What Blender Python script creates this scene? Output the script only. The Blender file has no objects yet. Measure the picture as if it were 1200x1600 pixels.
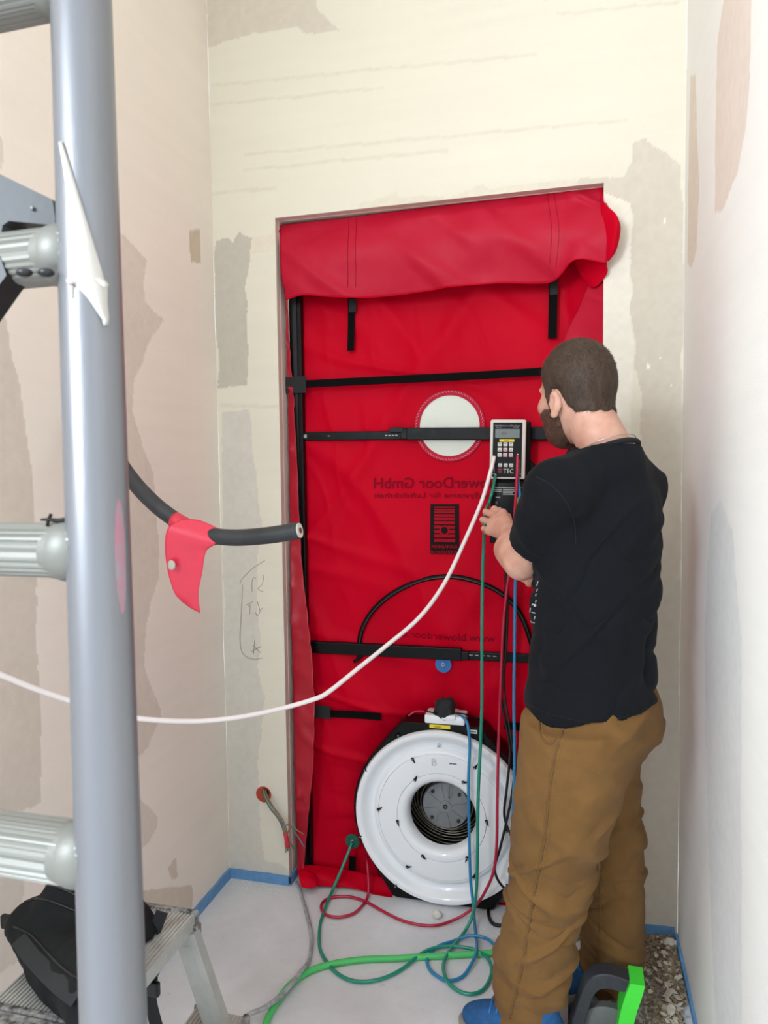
import bpy, bmesh, math, random
import numpy as np
from mathutils import Vector, Matrix, noise
random.seed(7)
# ------------------------------------------------------------------ camera
CAM = dict(pos=(0.9757, -2.3366, 1.4743), yaw=0.2547, pitch=-0.058, roll=-0.0133, f=1132.74)
def cam_basis():
    cy, sy = math.cos(CAM['yaw']), math.sin(CAM['yaw']); cp, sp = math.cos(CAM['pitch']), math.sin(CAM['pitch'])
    w = Vector((-sy*cp, cy*cp, sp)); r = Vector((cy, sy, 0)); u = r.cross(w)
    cr, sr = math.cos(CAM['roll']), math.sin(CAM['roll'])
    return cr*r + sr*u, -sr*r + cr*u, w
RR, UU, WW = cam_basis(); CP = Vector(CAM['pos'])
sc = bpy.context.scene
cd = bpy.data.cameras.new('camera'); co = bpy.data.objects.new('camera', cd); sc.collection.objects.link(co)
cd.sensor_fit = 'VERTICAL'; cd.sensor_height = 32; cd.lens = CAM['f']*32/1600; cd.clip_start = .02
m3 = Matrix((RR, UU, -WW)).transposed(); co.matrix_world = Matrix.Translation(CP) @ m3.to_4x4()
cd.dof.use_dof = True; cd.dof.focus_distance = 2.2; cd.dof.aperture_fstop = 7
sc.camera = co
# ------------------------------------------------------------------ world, lamps, exposure
sc.view_settings.view_transform = 'Standard'; sc.view_settings.look = 'None'; sc.view_settings.gamma = 1
sc.view_settings.use_curve_mapping = False; sc.view_settings.exposure = -0.13
wd = bpy.data.worlds.new('daylight'); sc.world = wd; wd.use_nodes = True
bg = wd.node_tree.nodes['Background']; bg.inputs[0].default_value = (.86, .93, 1, 1); bg.inputs[1].default_value = 1.9
def area(name, loc, target, size, power, col, sizey=None):
    l = bpy.data.lights.new(name, 'AREA'); l.energy = power; l.color = col; l.size = size
    if sizey: l.shape = 'RECTANGLE'; l.size_y = sizey
    o = bpy.data.objects.new(name, l); sc.collection.objects.link(o); o.location = loc
    o.rotation_euler = (Vector(target)-Vector(loc)).to_track_quat('-Z', 'Y').to_euler(); return o
area('window_daylight', (-.75, -3.9, 2.6), (.7, -.4, .0), 1.1, 190, (.82, .91, 1), 1.2)
area('ceiling_lamp', (.5, -1.5, 3.42), (.5, -.9, .5), 1.1, 3.9, (1, .86, .62))
area('pane_fill_light', (.5, 1.3, 2.6), (.55, .9, 1.2), 1.0, 16, (1, 1, .96))  # added light behind the panel, brightens the vinyl window and the wall beyond
# ------------------------------------------------------------------ helpers
def ray(px, py): return WW + RR*((px-600)/CAM['f']) - UU*((py-800)/CAM['f'])
def onY(px, py, Y=0.0): d = ray(px, py); return CP + d*((Y-CP.y)/d.y)
def onZ(px, py, Z=0.0): d = ray(px, py); return CP + d*((Z-CP.z)/d.z)
def onX(px, py, X): d = ray(px, py); return CP + d*((X-CP.x)/d.x)
def onD(px, py, D): return CP + ray(px, py)*D
def s2l(c):
    if isinstance(c, str): c = [int(c[i:i+2], 16) for i in (0, 2, 4)]
    return tuple((x/255/12.92 if x/255 <= .04045 else ((x/255+.055)/1.055)**2.4) for x in c[:3])
def fbm(p, o=3):
    v = 0; a = 1; s = 1
    for _ in range(o): v += a*noise.noise(Vector((p[0]*s+3.1, p[1]*s-7.7, p[2]*s+1.3))); a *= .5; s *= 2.03
    return v
MATS = {}
def mat(name, col, rough=.5, metal=0, bump=0, bscale=200, var=0, vscale=30, attr=None, spec=.5, coat=0, sheen=0, trans=0, stretch=(1,1,1), vcol=None, rvar=0):
    if name in MATS: return MATS[name]
    m = bpy.data.materials.new(name); m.use_nodes = True; nt = m.node_tree; N = nt.nodes; L = nt.links
    b = N['Principled BSDF']; c = (*s2l(col), 1)
    b.inputs['Base Color'].default_value = c; b.inputs['Roughness'].default_value = rough
    b.inputs['Metallic'].default_value = metal; b.inputs['Specular IOR Level'].default_value = spec
    b.inputs['Coat Weight'].default_value = coat; b.inputs['Sheen Weight'].default_value = sheen
    b.inputs['Transmission Weight'].default_value = trans
    tc = N.new('ShaderNodeTexCoord'); mp = N.new('ShaderNodeMapping'); mp.inputs['Scale'].default_value = stretch
    L.new(tc.outputs['Object'], mp.inputs[0])
    src = None
    if attr:
        a = N.new('ShaderNodeAttribute'); a.attribute_name = attr; src = a.outputs['Color']; L.new(src, b.inputs['Base Color'])
    if var or rvar:
        n = N.new('ShaderNodeTexNoise'); n.inputs['Scale'].default_value = vscale; n.inputs['Detail'].default_value = 6; n.inputs['Roughness'].default_value = .6
        L.new(mp.outputs[0], n.inputs['Vector'])
        if var:
            mx = N.new('ShaderNodeMix'); mx.data_type = 'RGBA'; rp = N.new('ShaderNodeMapRange')
            rp.inputs['From Min'].default_value = .35; rp.inputs['From Max'].default_value = .65
            rp.inputs['To Min'].default_value = 0; rp.inputs['To Max'].default_value = var
            L.new(n.outputs[0], rp.inputs[0]); L.new(rp.outputs[0], mx.inputs[0])
            if src: L.new(src, mx.inputs[6])
            else: mx.inputs[6].default_value = c
            mx.inputs[7].default_value = (*s2l(vcol), 1) if vcol else (c[0]*.45, c[1]*.45, c[2]*.45, 1)
            L.new(mx.outputs[2], b.inputs['Base Color'])
        if rvar:
            r2 = N.new('ShaderNodeMapRange'); r2.inputs['From Min'].default_value = .3; r2.inputs['From Max'].default_value = .7
            r2.inputs['To Min'].default_value = rough-rvar; r2.inputs['To Max'].default_value = rough+rvar
            L.new(n.outputs[0], r2.inputs[0]); L.new(r2.outputs[0], b.inputs['Roughness'])
    if bump:
        n2 = N.new('ShaderNodeTexNoise'); n2.inputs['Scale'].default_value = bscale; n2.inputs['Detail'].default_value = 5
        L.new(mp.outputs[0], n2.inputs['Vector']); bp = N.new('ShaderNodeBump'); bp.inputs['Strength'].default_value = bump; bp.inputs['Distance'].default_value = .002
        L.new(n2.outputs[0], bp.inputs['Height']); L.new(bp.outputs[0], b.inputs['Normal'])
    MATS[name] = m; return m
def link(name, me, m=None, parent=None, smooth=False):
    o = bpy.data.objects.new(name, me); sc.collection.objects.link(o)
    if m: me.materials.append(m)
    if smooth and len(me.polygons): me.polygons.foreach_set('use_smooth', [True]*len(me.polygons))
    if parent: o.parent = parent
    return o
def tag(o, label, cat, group=None):
    o['label'] = label; o['category'] = cat
    if group: o['group'] = group
    return o
def empty(name, loc, label, cat, group=None):
    o = bpy.data.objects.new(name, None); sc.collection.objects.link(o); o.location = loc; o.empty_display_size = .05
    return tag(o, label, cat, group)
def struct(o): o['kind'] = 'structure'; return o
def pyd(name, verts, faces, m=None, parent=None, smooth=False):
    me = bpy.data.meshes.new(name); me.from_pydata([tuple(v) for v in verts], [], [tuple(f) for f in faces]); me.update()
    o = link(name, me, m, parent, smooth)
    if parent: shift(o, parent)
    return o
def shift(o, parent):           # keep world coordinates of vertices when the parent is an Empty with a location
    L = Vector((0, 0, 0)); p = parent
    while p: L += p.location; p = p.parent
    o.data.transform(Matrix.Translation(-L))
class B:                        # bmesh collector
    def __init__(s): s.b = bmesh.new()
    def box(s, lo, hi, M=None, bev=0):
        lo = Vector(lo); hi = Vector(hi); c = (lo+hi)/2; d = hi-lo
        r = bmesh.ops.create_cube(s.b, size=1, matrix=(M or Matrix()) @ Matrix.Translation(c) @ Matrix.Diagonal((abs(d.x), abs(d.y), abs(d.z), 1)))
        if bev:
            es = set(e for v in r['verts'] for e in v.link_edges)
            bmesh.ops.bevel(s.b, geom=list(es), offset=bev, segments=2, affect='EDGES', profile=.5)
        return s
    def cyl(s, a, b, r, r2=None, n=24, caps=True):
        a = Vector(a); b = Vector(b); d = b-a; q = d.to_track_quat('Z', 'Y').to_matrix().to_4x4()
        bmesh.ops.create_cone(s.b, cap_ends=caps, segments=n, radius1=r, radius2=r if r2 is None else r2, depth=d.length, matrix=Matrix.Translation((a+b)/2) @ q); return s
    def sph(s, c, r, n=16, scale=(1,1,1)):
        bmesh.ops.create_uvsphere(s.b, u_segments=n, v_segments=max(6, n//2), radius=1, matrix=Matrix.Translation(c) @ Matrix.Diagonal((r*scale[0], r*scale[1], r*scale[2], 1))); return s
    def prism(s, pts, off):     # polygon (world points) extruded by vector
        off = Vector(off); v0 = [s.b.verts.new(Vector(p)) for p in pts]; v1 = [s.b.verts.new(Vector(p)+off) for p in pts]; n = len(pts)
        s.b.faces.new(v0); s.b.faces.new(v1[::-1])
        for i in range(n): s.b.faces.new((v0[i], v1[i], v1[(i+1) % n], v0[(i+1) % n]))
        return s
    def lathe(s, prof, c, ax=(0, -1, 0), n=96, closed=False):   # prof: (radius, height along axis)
        ax = Vector(ax).normalized(); q = ax.to_track_quat('Z', 'X'); rings = []
        for r, h in prof:
            if r < 1e-5: rings.append([s.b.verts.new(Vector(c)+ax*h)]); continue
            rings.append([s.b.verts.new(Vector(c)+ax*h+q @ Vector((r*math.cos(2*math.pi*i/n), r*math.sin(2*math.pi*i/n), 0))) for i in range(n)])
        pr = list(zip(rings, rings[1:]))
        if closed: pr.append((rings[-1], rings[0]))
        for A, Bq in pr:
            for i in range(n):
                j = (i+1) % n
                if len(A) == 1: s.b.faces.new((A[0], Bq[i], Bq[j]))
                elif len(Bq) == 1: s.b.faces.new((A[i], Bq[0], A[j]))
                else: s.b.faces.new((A[i], Bq[i], Bq[j], A[j]))
        return s
    def tube(s, pts, r, n=10, sub=6, flat=1.0, closed=False):
        P = spline(pts, sub) if sub > 1 else [Vector(p) for p in pts]
        if not callable(r): rr = lambda t: r
        else: rr = r
        t0 = (P[1]-P[0]).normalized(); nrm = t0.orthogonal().normalized(); rings = []
        for i, p in enumerate(P):
            t = (P[min(i+1, len(P)-1)]-P[max(i-1, 0)])
            if t.length < 1e-9: t = t0
            t.normalize(); nrm = (nrm-t*nrm.dot(t)).normalized(); bn = t.cross(nrm); R = rr(i/(len(P)-1))
            rings.append([s.b.verts.new(p+nrm*(R*math.cos(2*math.pi*k/n))+bn*(R*flat*math.sin(2*math.pi*k/n))) for k in range(n)])
        for A, C in zip(rings, rings[1:]):
            for k in range(n): s.b.faces.new((A[k], A[(k+1) % n], C[(k+1) % n], C[k]))
        s.b.faces.new(rings[0][::-1]); s.b.faces.new(rings[-1]); return s
    def band(s, pts, wv, th):   # flat strap along pts; wv width vector(s), th thickness vector
        P = [Vector(p) for p in pts]; th = Vector(th); rings = []
        for i, p in enumerate(P):
            w = Vector(wv[i] if isinstance(wv, list) else wv)
            rings.append([s.b.verts.new(p+w*.5), s.b.verts.new(p-w*.5), s.b.verts.new(p-w*.5+th), s.b.verts.new(p+w*.5+th)])
        for A, C in zip(rings, rings[1:]):
            for k in range(4): s.b.faces.new((A[k], A[(k+1) % 4], C[(k+1) % 4], C[k]))
        s.b.faces.new(rings[0][::-1]); s.b.faces.new(rings[-1]); return s
    def build(s, name, m, parent=None, smooth=False, angle=None):
        bmesh.ops.recalc_face_normals(s.b, faces=s.b.faces)
        me = bpy.data.meshes.new(name); s.b.to_mesh(me); s.b.free()
        o = link(name, me, m, parent, smooth)
        if angle and len(me.polygons):
            me.polygons.foreach_set('use_smooth', [True]*len(me.polygons)); me.set_sharp_from_angle(angle=math.radians(angle))
        if parent: shift(o, parent)
        return o
def spline(pts, sub=6):
    P = [Vector(p) for p in pts]; P = [P[0]*2-P[1]]+P+[P[-1]*2-P[-2]]; out = []
    for i in range(1, len(P)-2):
        a, b, c, d = P[i-1:i+3]
        for k in range(sub):
            t = k/sub; out.append(.5*((2*b)+(c-a)*t+(2*a-5*b+4*c-d)*t*t+(3*b-a-3*c+d)*t**3))
    out.append(P[-2]); return out
def text_mesh(body, size, m, M, name, parent=None, mirror=False, extrude=.0002, width=None, bold=0.0):
    cu = bpy.data.curves.new(name, 'FONT'); cu.body = body; cu.size = size; cu.extrude = extrude; cu.offset = bold; cu.resolution_u = 3
    o = bpy.data.objects.new(name, cu); sc.collection.objects.link(o); dg = bpy.context.evaluated_depsgraph_get()
    me = bpy.data.meshes.new_from_object(o.evaluated_get(dg)); bpy.data.objects.remove(o)
    xs = [v.co.x for v in me.vertices]; x0, x1 = min(xs), max(xs); k = (width/(x1-x0)) if width else 1
    me.transform(Matrix.Diagonal(((-k if mirror else k), 1, 1, 1)) @ Matrix.Translation((-(x1 if mirror else x0), 0, 0)))
    me.transform(M); me.materials.clear(); o2 = link(name, me, m, parent)
    if parent: shift(o2, parent)
    return o2
def inpoly(U, V, poly):
    c = np.zeros(U.shape, bool); n = len(poly); j = n-1
    for i in range(n):
        xi, yi = poly[i]; xj, yj = poly[j]
        if yi != yj: c ^= ((yi > V) != (yj > V)) & (U < (xj-xi)*(V-yi)/(yj-yi)+xi)
        j = i
    return c
# cheap vectorised value noise (numpy)
_rng = np.random.RandomState(3); _T = _rng.rand(64, 64, 64).astype(np.float32)
def vnoise(x, y, z=0.0):
    x = np.asarray(x, float); y = np.asarray(y, float)+0*x; z = np.asarray(z, float)+0*x
    xi = np.floor(x).astype(int); yi = np.floor(y).astype(int); zi = np.floor(z).astype(int)
    fx = x-xi; fy = y-yi; fz = z-zi; fx = fx*fx*(3-2*fx); fy = fy*fy*(3-2*fy); fz = fz*fz*(3-2*fz)
    g = lambda a, b, c: _T[(xi+a) & 63, (yi+b) & 63, (zi+c) & 63]
    l = lambda p, q, t: p+(q-p)*t
    return l(l(l(g(0,0,0), g(1,0,0), fx), l(g(0,1,0), g(1,1,0), fx), fy), l(l(g(0,0,1), g(1,0,1), fx), l(g(0,1,1), g(1,1,1), fx), fy), fz)*2-1
def vfbm(x, y, z=0.0, o=4):
    v = 0; a = 1; s = 1
    for k in range(o): v = v+a*vnoise(np.asarray(x)*s+k*7.3, np.asarray(y)*s+k*3.1, np.asarray(z)*s+k*5.7); a *= .5; s *= 2.1
    return v
# ------------------------------------------------------------------ room
XL, XR, W, H = -.2324, 1.2948, 1.0657, 2.33; TOP = 3.5; YB = -2.6
def wallmesh(name, us, vs, to3, base, patches, hole=None, seed=0, m=None, ridge=.0006, bumpdir=Vector((0, -1, 0))):
    U, V = np.meshgrid(us, vs); nu, nv = len(us), len(vs)
    wob = .011*vfbm(U*9+seed, V*9, seed, 5); wob2 = .011*vfbm(U*9+40+seed, V*9+11, seed, 5)
    col = np.ones((nv, nu, 3))*np.array(base); hgt = np.zeros((nv, nu))
    big = vfbm(U*1.7+seed, V*2.3+5, seed*.3, 4)
    col *= (1+.025*big)[..., None]
    st = vfbm(U*3+seed, V*40, 2., 3); col *= (1+.012*st)[..., None]
    for poly, c, wb, hh in patches:
        msk = inpoly(U+wob*wb, V+wob2*wb, poly)
        grain = 1+.03*vfbm(U*60, V*60, seed+1., 3)
        col[msk] = (np.array(c)*grain[..., None]*(1+.03*big)[..., None])[msk]; hgt[msk] += hh
    for _ in range(1):
        hgt = (hgt+np.roll(hgt, 1, 0)+np.roll(hgt, 1, 1)+np.roll(hgt, -1, 0)+np.roll(hgt, -1, 1))/5
    hgt = hgt+.0008*vfbm(U*2.5+seed, V*6, 9., 4)
    co = np.array([to3(u, v) for u, v in ((0, 0), (1, 0), (0, 1))], float); o0 = co[0]; du = co[1]-o0; dv = co[2]-o0
    P = o0+U[..., None]*du+V[..., None]*dv+hgt[..., None]*np.array(bumpdir)
    idx = np.arange(nu*nv).reshape(nv, nu); F = np.stack([idx[:-1, :-1], idx[:-1, 1:], idx[1:, 1:], idx[1:, :-1]], -1).reshape(-1, 4)
    if hole is not None:
        uc = (us[:-1]+us[1:])/2; vc = (vs[:-1]+vs[1:])/2; Uc, Vc = np.meshgrid(uc, vc); F = F[~hole(Uc, Vc).reshape(-1)]
    me = npmesh(name, P.reshape(-1, 3), F)
    at = me.color_attributes.new('paint', 'FLOAT_COLOR', 'POINT'); cc = np.ones((nu*nv, 4), np.float32); cc[:, :3] = np.clip(col.reshape(-1, 3), 0, 1)
    at.data.foreach_set('color', cc.ravel())
    return struct(link(name, me, m, None, True))
def npmesh(name, V, F):
    me = bpy.data.meshes.new(name); V = np.asarray(V, np.float32); F = np.asarray(F, np.int32); k = F.shape[1]
    me.vertices.add(len(V)); me.vertices.foreach_set('co', V.ravel()); me.loops.add(F.size); me.loops.foreach_set('vertex_index', F.ravel())
    me.polygons.add(len(F)); me.polygons.foreach_set('loop_start', np.arange(0, F.size, k, dtype=np.int32)); me.polygons.foreach_set('loop_total', np.full(len(F), k, np.int32))
    me.update(); me.validate(); return me
plaster = mat('plaster', 'e8e2d0', .9, attr='paint', bump=.35, bscale=260, spec=.25)
cream = s2l('e2dccb'); raw = s2l('d3cabb'); rawg = s2l('c3bdb0'); white = s2l('efece4'); beige = s2l('efe5da'); rawb = s2l('dcd0c4')
pw = lambda L, Y=0.: [((q := onY(x, y, Y)).x, q.z) for x, y in L]
def arr(*parts): return np.unique(np.round(np.concatenate(parts), 5))
us = arr(np.arange(XL, XR, .0045), [0., W, XR]); vs = arr(np.arange(0, 3.1, .0055), [H, 3.1])
bp = [
 (pw([(318,-40),(488,-40),(497,20),(525,52),(480,56),(465,42),(430,46),(400,52),(360,62),(318,74)]), raw, 1, -.0004),
 (pw([(985,225),(1010,220),(1040,242),(1066,262),(1066,1480),(995,1480),(985,900),(985,700),(1000,690),(1000,620),(985,480),(985,330),(940,300),(900,282),(905,272),(975,275),(985,250)]), raw, 1, -.0005),
 (pw([(334,378),(352,372),(362,380),(372,362),(392,372),(388,430),(385,500),(390,598),(344,610),(338,500)]), rawg, .7, -.0006),
 (pw([(392,372),(408,370),(425,360),(436,352),(436,392),(392,396)]), s2l('dfd6c4'), .7, -.0003),
 (pw([(345,648),(388,640),(398,720),(400,760),(412,820),(400,860),(404,950),(404,1040),(412,1090),(405,1200),(404,1290),(414,1345),(440,1350),(452,1362),(452,1385),(352,1385)]), s2l('d4cfc4'), .7, -.0003),
 (pw([(560,318),(600,308),(618,302),(622,312),(660,306),(700,308),(735,296),(755,286),(765,296),(800,292),(900,276),(900,296),(560,332)]), s2l('ddd4c2'), .5, -.0003),
 (pw([(940,300),(985,318),(985,480),(992,560),(985,640),(990,720),(943,720),(943,300)]), s2l('e9e3d5'), .4, 0),
]
for i in range(7):     # thin trowel seams across the filler
    y0 = [130, 160, 245, 268, 300, 632, 70][i]; x0, x1 = [(330,840),(330,600),(380,980),(380,700),(330,430),(345,438),(870,1060)][i]
    s = -.09 if y0 < 400 else .0
    bp.append((pw([(x0, y0+s*(x0-330)*1.05), (x1, y0+s*(x1-330)*1.05), (x1, y0+6+s*(x1-330)*1.05), (x0, y0+5+s*(x0-330)*1.05)]), s2l('dcd5c4'), .25, -.0006))
for x0, x1, y0, y1 in ((340,344,1000,1012),(1030,1034,560,563),(1010,1014,570,576),(1036,1040,340,350),(1046,1050,600,604)):
    bp.append((pw([(x0,y0),(x1,y0),(x1,y1),(x0,y1)]), s2l('f4f0e4'), .3, .0005))
wallmesh('wall_back', us, vs, lambda u, v: (u, 0, v), cream, bp, hole=lambda u, v: (u > 0) & (u < W) & (v < H), seed=1, m=plaster)
pl = lambda L: [(-(q := onX(x, y, XL)).y, q.z) for x, y in L]
lp = [
 (pl([(185,360),(205,375),(228,400),(222,440),(226,470),(246,492),(255,500),(236,530),(222,560),(208,600),(206,640),(222,700),(240,740),(246,800),(250,850),(248,900),(236,940),(230,980),(226,1040),(250,1110),(252,1120),(232,1170),(214,1180),(120,1190),(100,700),(120,360)]), rawb, .7, -.0005),
 (pl([(-40,480),(8,480),(20,560),(30,600),(45,700),(52,760),(55,850),(58,1000),(66,1120),(66,1255),(40,1268),(-40,1275)]), s2l('d8cdc0'), .5, -.0005),
 (pl([(-40,150),(8,225),(5,262),(-40,300)]), rawb, .5, -.0005),
 (pl([(296,362),(312,360),(314,412),(298,408)]), s2l('cfc0ac'), .6, -.0004),
 (pl([(215,1245),(232,1262),(244,1274),(246,1290),(232,1318),(217,1330)]), rawb, .4, -.0004),
 (pl([(262,1356),(276,1338),(278,1370),(268,1375)]), s2l('d8c9ba'), .3, -.0002),
 (pl([(215,1392),(298,1382),(302,1392),(300,1420),(215,1430)]), s2l('d6c8b8'), .3, -.0002),
 (pl([(-60,1300),(40,1300),(30,1500),(-60,1560)]), s2l('ddd4c8'), .5, -.0003),
]
us = arr(np.arange(0, 1.6, .0055), np.arange(1.6, 2.6, .1), [2.6]); vs = arr(np.arange(0, 3.1, .0065), [3.1])
wallmesh('wall_left', us, vs, lambda u, v: (XL, -u, v), beige, lp, seed=5, m=plaster, bumpdir=Vector((1, 0, 0)))
pr = lambda L: [(-(q := onX(x, y, XR)).y, q.z) for x, y in L]
rp = [
 (pr([(1078,120),(1086,118),(1092,300),(1088,390),(1080,420),(1074,410)]), s2l('dccdbf'), .5, -.0004),
 (pr([(1120,70),(1140,-60),(1175,-60),(1172,120),(1165,200),(1152,270),(1128,330),(1116,332)]), s2l('ddcfc3'), .5, -.0004),
 (pr([(1110,800),(1125,780),(1145,830),(1150,900),(1158,1000),(1158,1640),(1120,1640),(1105,1300),(1100,1000)]), s2l('dddcda'), .8, -.0004),
]
us = arr(np.arange(0, 1.6, .0055), np.arange(1.6, 2.6, .1), [2.6])
wallmesh('wall_right', us, vs, lambda u, v: (XR, -u, v), s2l('e9e6e0'), rp, seed=9, m=plaster, bumpdir=Vector((-1, 0, 0)))
pm = mat('plain_plaster', 'e9e2d2', .9, bump=.2, bscale=200)
def sbox(name, lo, hi, m): return struct(B().box(lo, hi).build(name, m))
sbox('wall_upper', (XL-.1, .0, 3.1), (XR+.1, .1, TOP), pm)
sbox('trim_1', (XL-.1, YB, 3.1), (XL, 0, TOP), pm); sbox('trim_2', (XR, YB, 3.1), (XR+.1, 0, TOP), pm)
sbox('ceiling', (XL-.1, YB, TOP), (XR+.1, .1, TOP+.1), mat('ceiling_paint', 'f2efe8', .9))
# reveal of the door opening (cut plasterboard and studs)
rev = mat('reveal_board', 'dcc9bf', .9, bump=.4, bscale=150, var=.35, vscale=9, stretch=(1, 30, 1), vcol='bba69c')
rev2 = mat('reveal_paper', 'dccbbd', .9)
b = B().box((-.02, .004, 0), (0, .25, H)).box((W, .004, 0), (W+.02, .25, H)).box((-.02, .004, H), (W+.02, .25, H+.02)); struct(b.build('door_1', rev))
b = B().box((0, .03, 0), (.0015, .037, H)).box((0, .032, H-.0015), (W, .038, H)); struct(b.build('trim_3', rev2))
# chipped lower edge of the filler over the opening
sbox('wall_beyond', (-.9, 1.7, 0), (2.0, 1.75, 2.7), mat('beyond_paint', 'e2e4d8', .9))
sbox('ceiling_beyond', (-.9, .25, 2.7), (2.0, 1.75, 2.75), pm)
# floor
fl = bpy.data.materials.new('screed'); fl.use_nodes = True; nt = fl.node_tree; N = nt.nodes; Lk = nt.links; pb = N['Principled BSDF']; pb.inputs['Roughness'].default_value = .75
tc = N.new('ShaderNodeTexCoord'); n1 = N.new('ShaderNodeTexNoise'); n1.inputs['Scale'].default_value = 3.2; n1.inputs['Detail'].default_value = 9; n1.inputs['Roughness'].default_value = .65
n2 = N.new('ShaderNodeTexNoise'); n2.inputs['Scale'].default_value = 26; n2.inputs['Detail'].default_value = 8; n2.inputs['Roughness'].default_value = .7
r1 = N.new('ShaderNodeValToRGB'); r1.color_ramp.elements[0].position = .32; r1.color_ramp.elements[0].color = (*s2l('cfd1d5'), 1); r1.color_ramp.elements[1].position = .68; r1.color_ramp.elements[1].color = (*s2l('e2e4e7'), 1)
r2 = N.new('ShaderNodeValToRGB'); r2.color_ramp.elements[0].position = .69; r2.color_ramp.elements[0].color = (0, 0, 0, 1); r2.color_ramp.elements[1].position = .76; r2.color_ramp.elements[1].color = (1, 1, 1, 1)
r3 = N.new('ShaderNodeValToRGB'); r3.color_ramp.elements[0].position = .27; r3.color_ramp.elements[0].color = (1, 1, 1, 1); r3.color_ramp.elements[1].position = .36; r3.color_ramp.elements[1].color = (0, 0, 0, 1)
mx = N.new('ShaderNodeMix'); mx.data_type = 'RGBA'; mx2 = N.new('ShaderNodeMix'); mx2.data_type = 'RGBA'; bp_ = N.new('ShaderNodeBump'); bp_.inputs['Strength'].default_value = .3; bp_.inputs['Distance'].default_value = .003
for n in (n1, n2): Lk.new(tc.outputs['Object'], n.inputs['Vector'])
Lk.new(n1.outputs[0], r1.inputs[0]); Lk.new(n2.outputs[0], r2.inputs[0]); Lk.new(n2.outputs[0], r3.inputs[0])
Lk.new(r2.outputs[0], mx.inputs[0]); Lk.new(r1.outputs[0], mx.inputs[6]); mx.inputs[7].default_value = (*s2l('e9e7e2'), 1)
Lk.new(r3.outputs[0], mx2.inputs[0]); Lk.new(mx.outputs[2], mx2.inputs[6]); mx2.inputs[7].default_value = (*s2l('a3a19d'), 1)
Lk.new(mx2.outputs[2], pb.inputs['Base Color']); Lk.new(n2.outputs[0], bp_.inputs['Height']); Lk.new(bp_.outputs[0], pb.inputs['Normal'])
sbox('floor', (-2.6, YB-1.2, -.05), (2.6, 1.8, 0), fl)
# blue foam edge strip round the screed
def strip(name, pts, h, seed):
    vs_, fs = [], []; k = 0
    for (x0, y0, x1, y1, nx, ny) in pts:
        n = max(2, int(math.hypot(x1-x0, y1-y0)/.008))
        for i in range(n+1):
            t = i/n; x = x0+(x1-x0)*t; y = y0+(y1-y0)*t; hh = h+.004*fbm((x*14, y*14, seed)); lowz = .0+max(0, .012*fbm((x*22, y*22, seed+5)))
            for (ox, oy) in ((0, 0), (nx*.008, ny*.008)): vs_ += [(x+ox, y+oy, 0 if (ox, oy) == (0, 0) else 0), (x+ox, y+oy, hh)]
            if i: a = k-4; c = k; fs += [(a, a+1, c+1, c), (a+2, c+2, c+3, a+3), (a+1, a+3, c+3, c+1)]
            k += 4
    o = pyd(name, vs_, fs, mat('blue_foam', '5f93c4', .8, bump=.8, bscale=300, var=.3, vscale=60, vcol='86b0d6')); o['kind'] = 'structure'; return o
strip('baseboard_left', [(XL, -1.6, XL, -.004, 1, 0)], .036, 1)
strip('baseboard_back', [(XL+.008, 0, .0, 0, 0, -1), (.0, -.008, .0, .10, 1, 0)], .034, 3)
strip('baseboard_corner', [(W, 0, XR-.008, 0, 0, -1)], .036, 8)
strip('baseboard_right', [(XR, -1.6, XR, -.008, -1, 0)], .022, 6)
# ------------------------------------------------------------------ red door panel
nyl = mat('red_nylon', 'c60022', .5, bump=.12, bscale=900, spec=.06, var=.12, vscale=5, vcol='b0001e')
nylc = mat('coated_nylon', 'b8122e', .42, bump=.15, bscale=700, spec=.14, var=.3, vscale=14, vcol='c22a46')
blk = mat('black_webbing', '050506', .8, bump=.3, bscale=800, spec=.12)
blka = mat('black_aluminium', '08080a', .38, .0, spec=.22, rvar=.1, vscale=40)
blkp = mat('black_plastic', '070708', .45, spec=.2, bump=.1, bscale=300)
grey_metal = mat('bright_steel', 'b9b9b9', .3, 1)
door = empty('door_panel', (W/2, .1, 0), 'red nylon airtight door panel stretched on a black metal frame in the doorway', 'door panel')
YP = .105
us = np.arange(0.004, W-.003, .0075); vs = np.arange(.004, H-.004, .0075); U, V = np.meshgrid(us, vs)
wc = onY(702.5, 665.5, YP); WR = .108; FC = Vector((.551, 0, .306))
def fold(U, V, ang, f, seed, sharp=2.0, st=.25):
    a = math.radians(ang); s = U*math.cos(a)+V*math.sin(a); t = -U*math.sin(a)+V*math.cos(a)
    n = vfbm(s*f, t*f*st, seed, 2); return 1.3*np.exp(-(n/.22)**2)
def clothY(U, V):
    dY = .009*fold(U, V, 35, 3.8, 1.)+.007*fold(U, V, -40, 3.2, 5.)+.006*fold(U, V, 75, 5.2, 9.)+.0025*fold(U, V, 15, 10., 12.)+.006*vfbm(U*1.3, V*1.3, 3., 2)-.006
    rf = np.hypot(U-FC.x, V-FC.z); thf = np.arctan2(V-FC.z, U-FC.x)
    dY = dY+.007*np.exp(-((rf-.36)/.12)**2)*np.maximum(0, np.sin(thf*14+2*vnoise(thf*3, rf*4)))*(rf > .3)
    dY = dY-.03*np.exp(-np.maximum(rf-.30, 0)/.05)
    dY = dY*np.clip(np.minimum(U, W-U)/.05, 0, 1)
    dY = dY*np.clip((np.hypot(U-wc.x, V-wc.z)-WR)/.05, 0, 1)
    return YP-np.clip((U-(W-.11))/.11, 0, 1)**1.3*.085*np.clip((V-.3)/.4, 0, 1)-dY   # right side swings to the jamb edge
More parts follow.
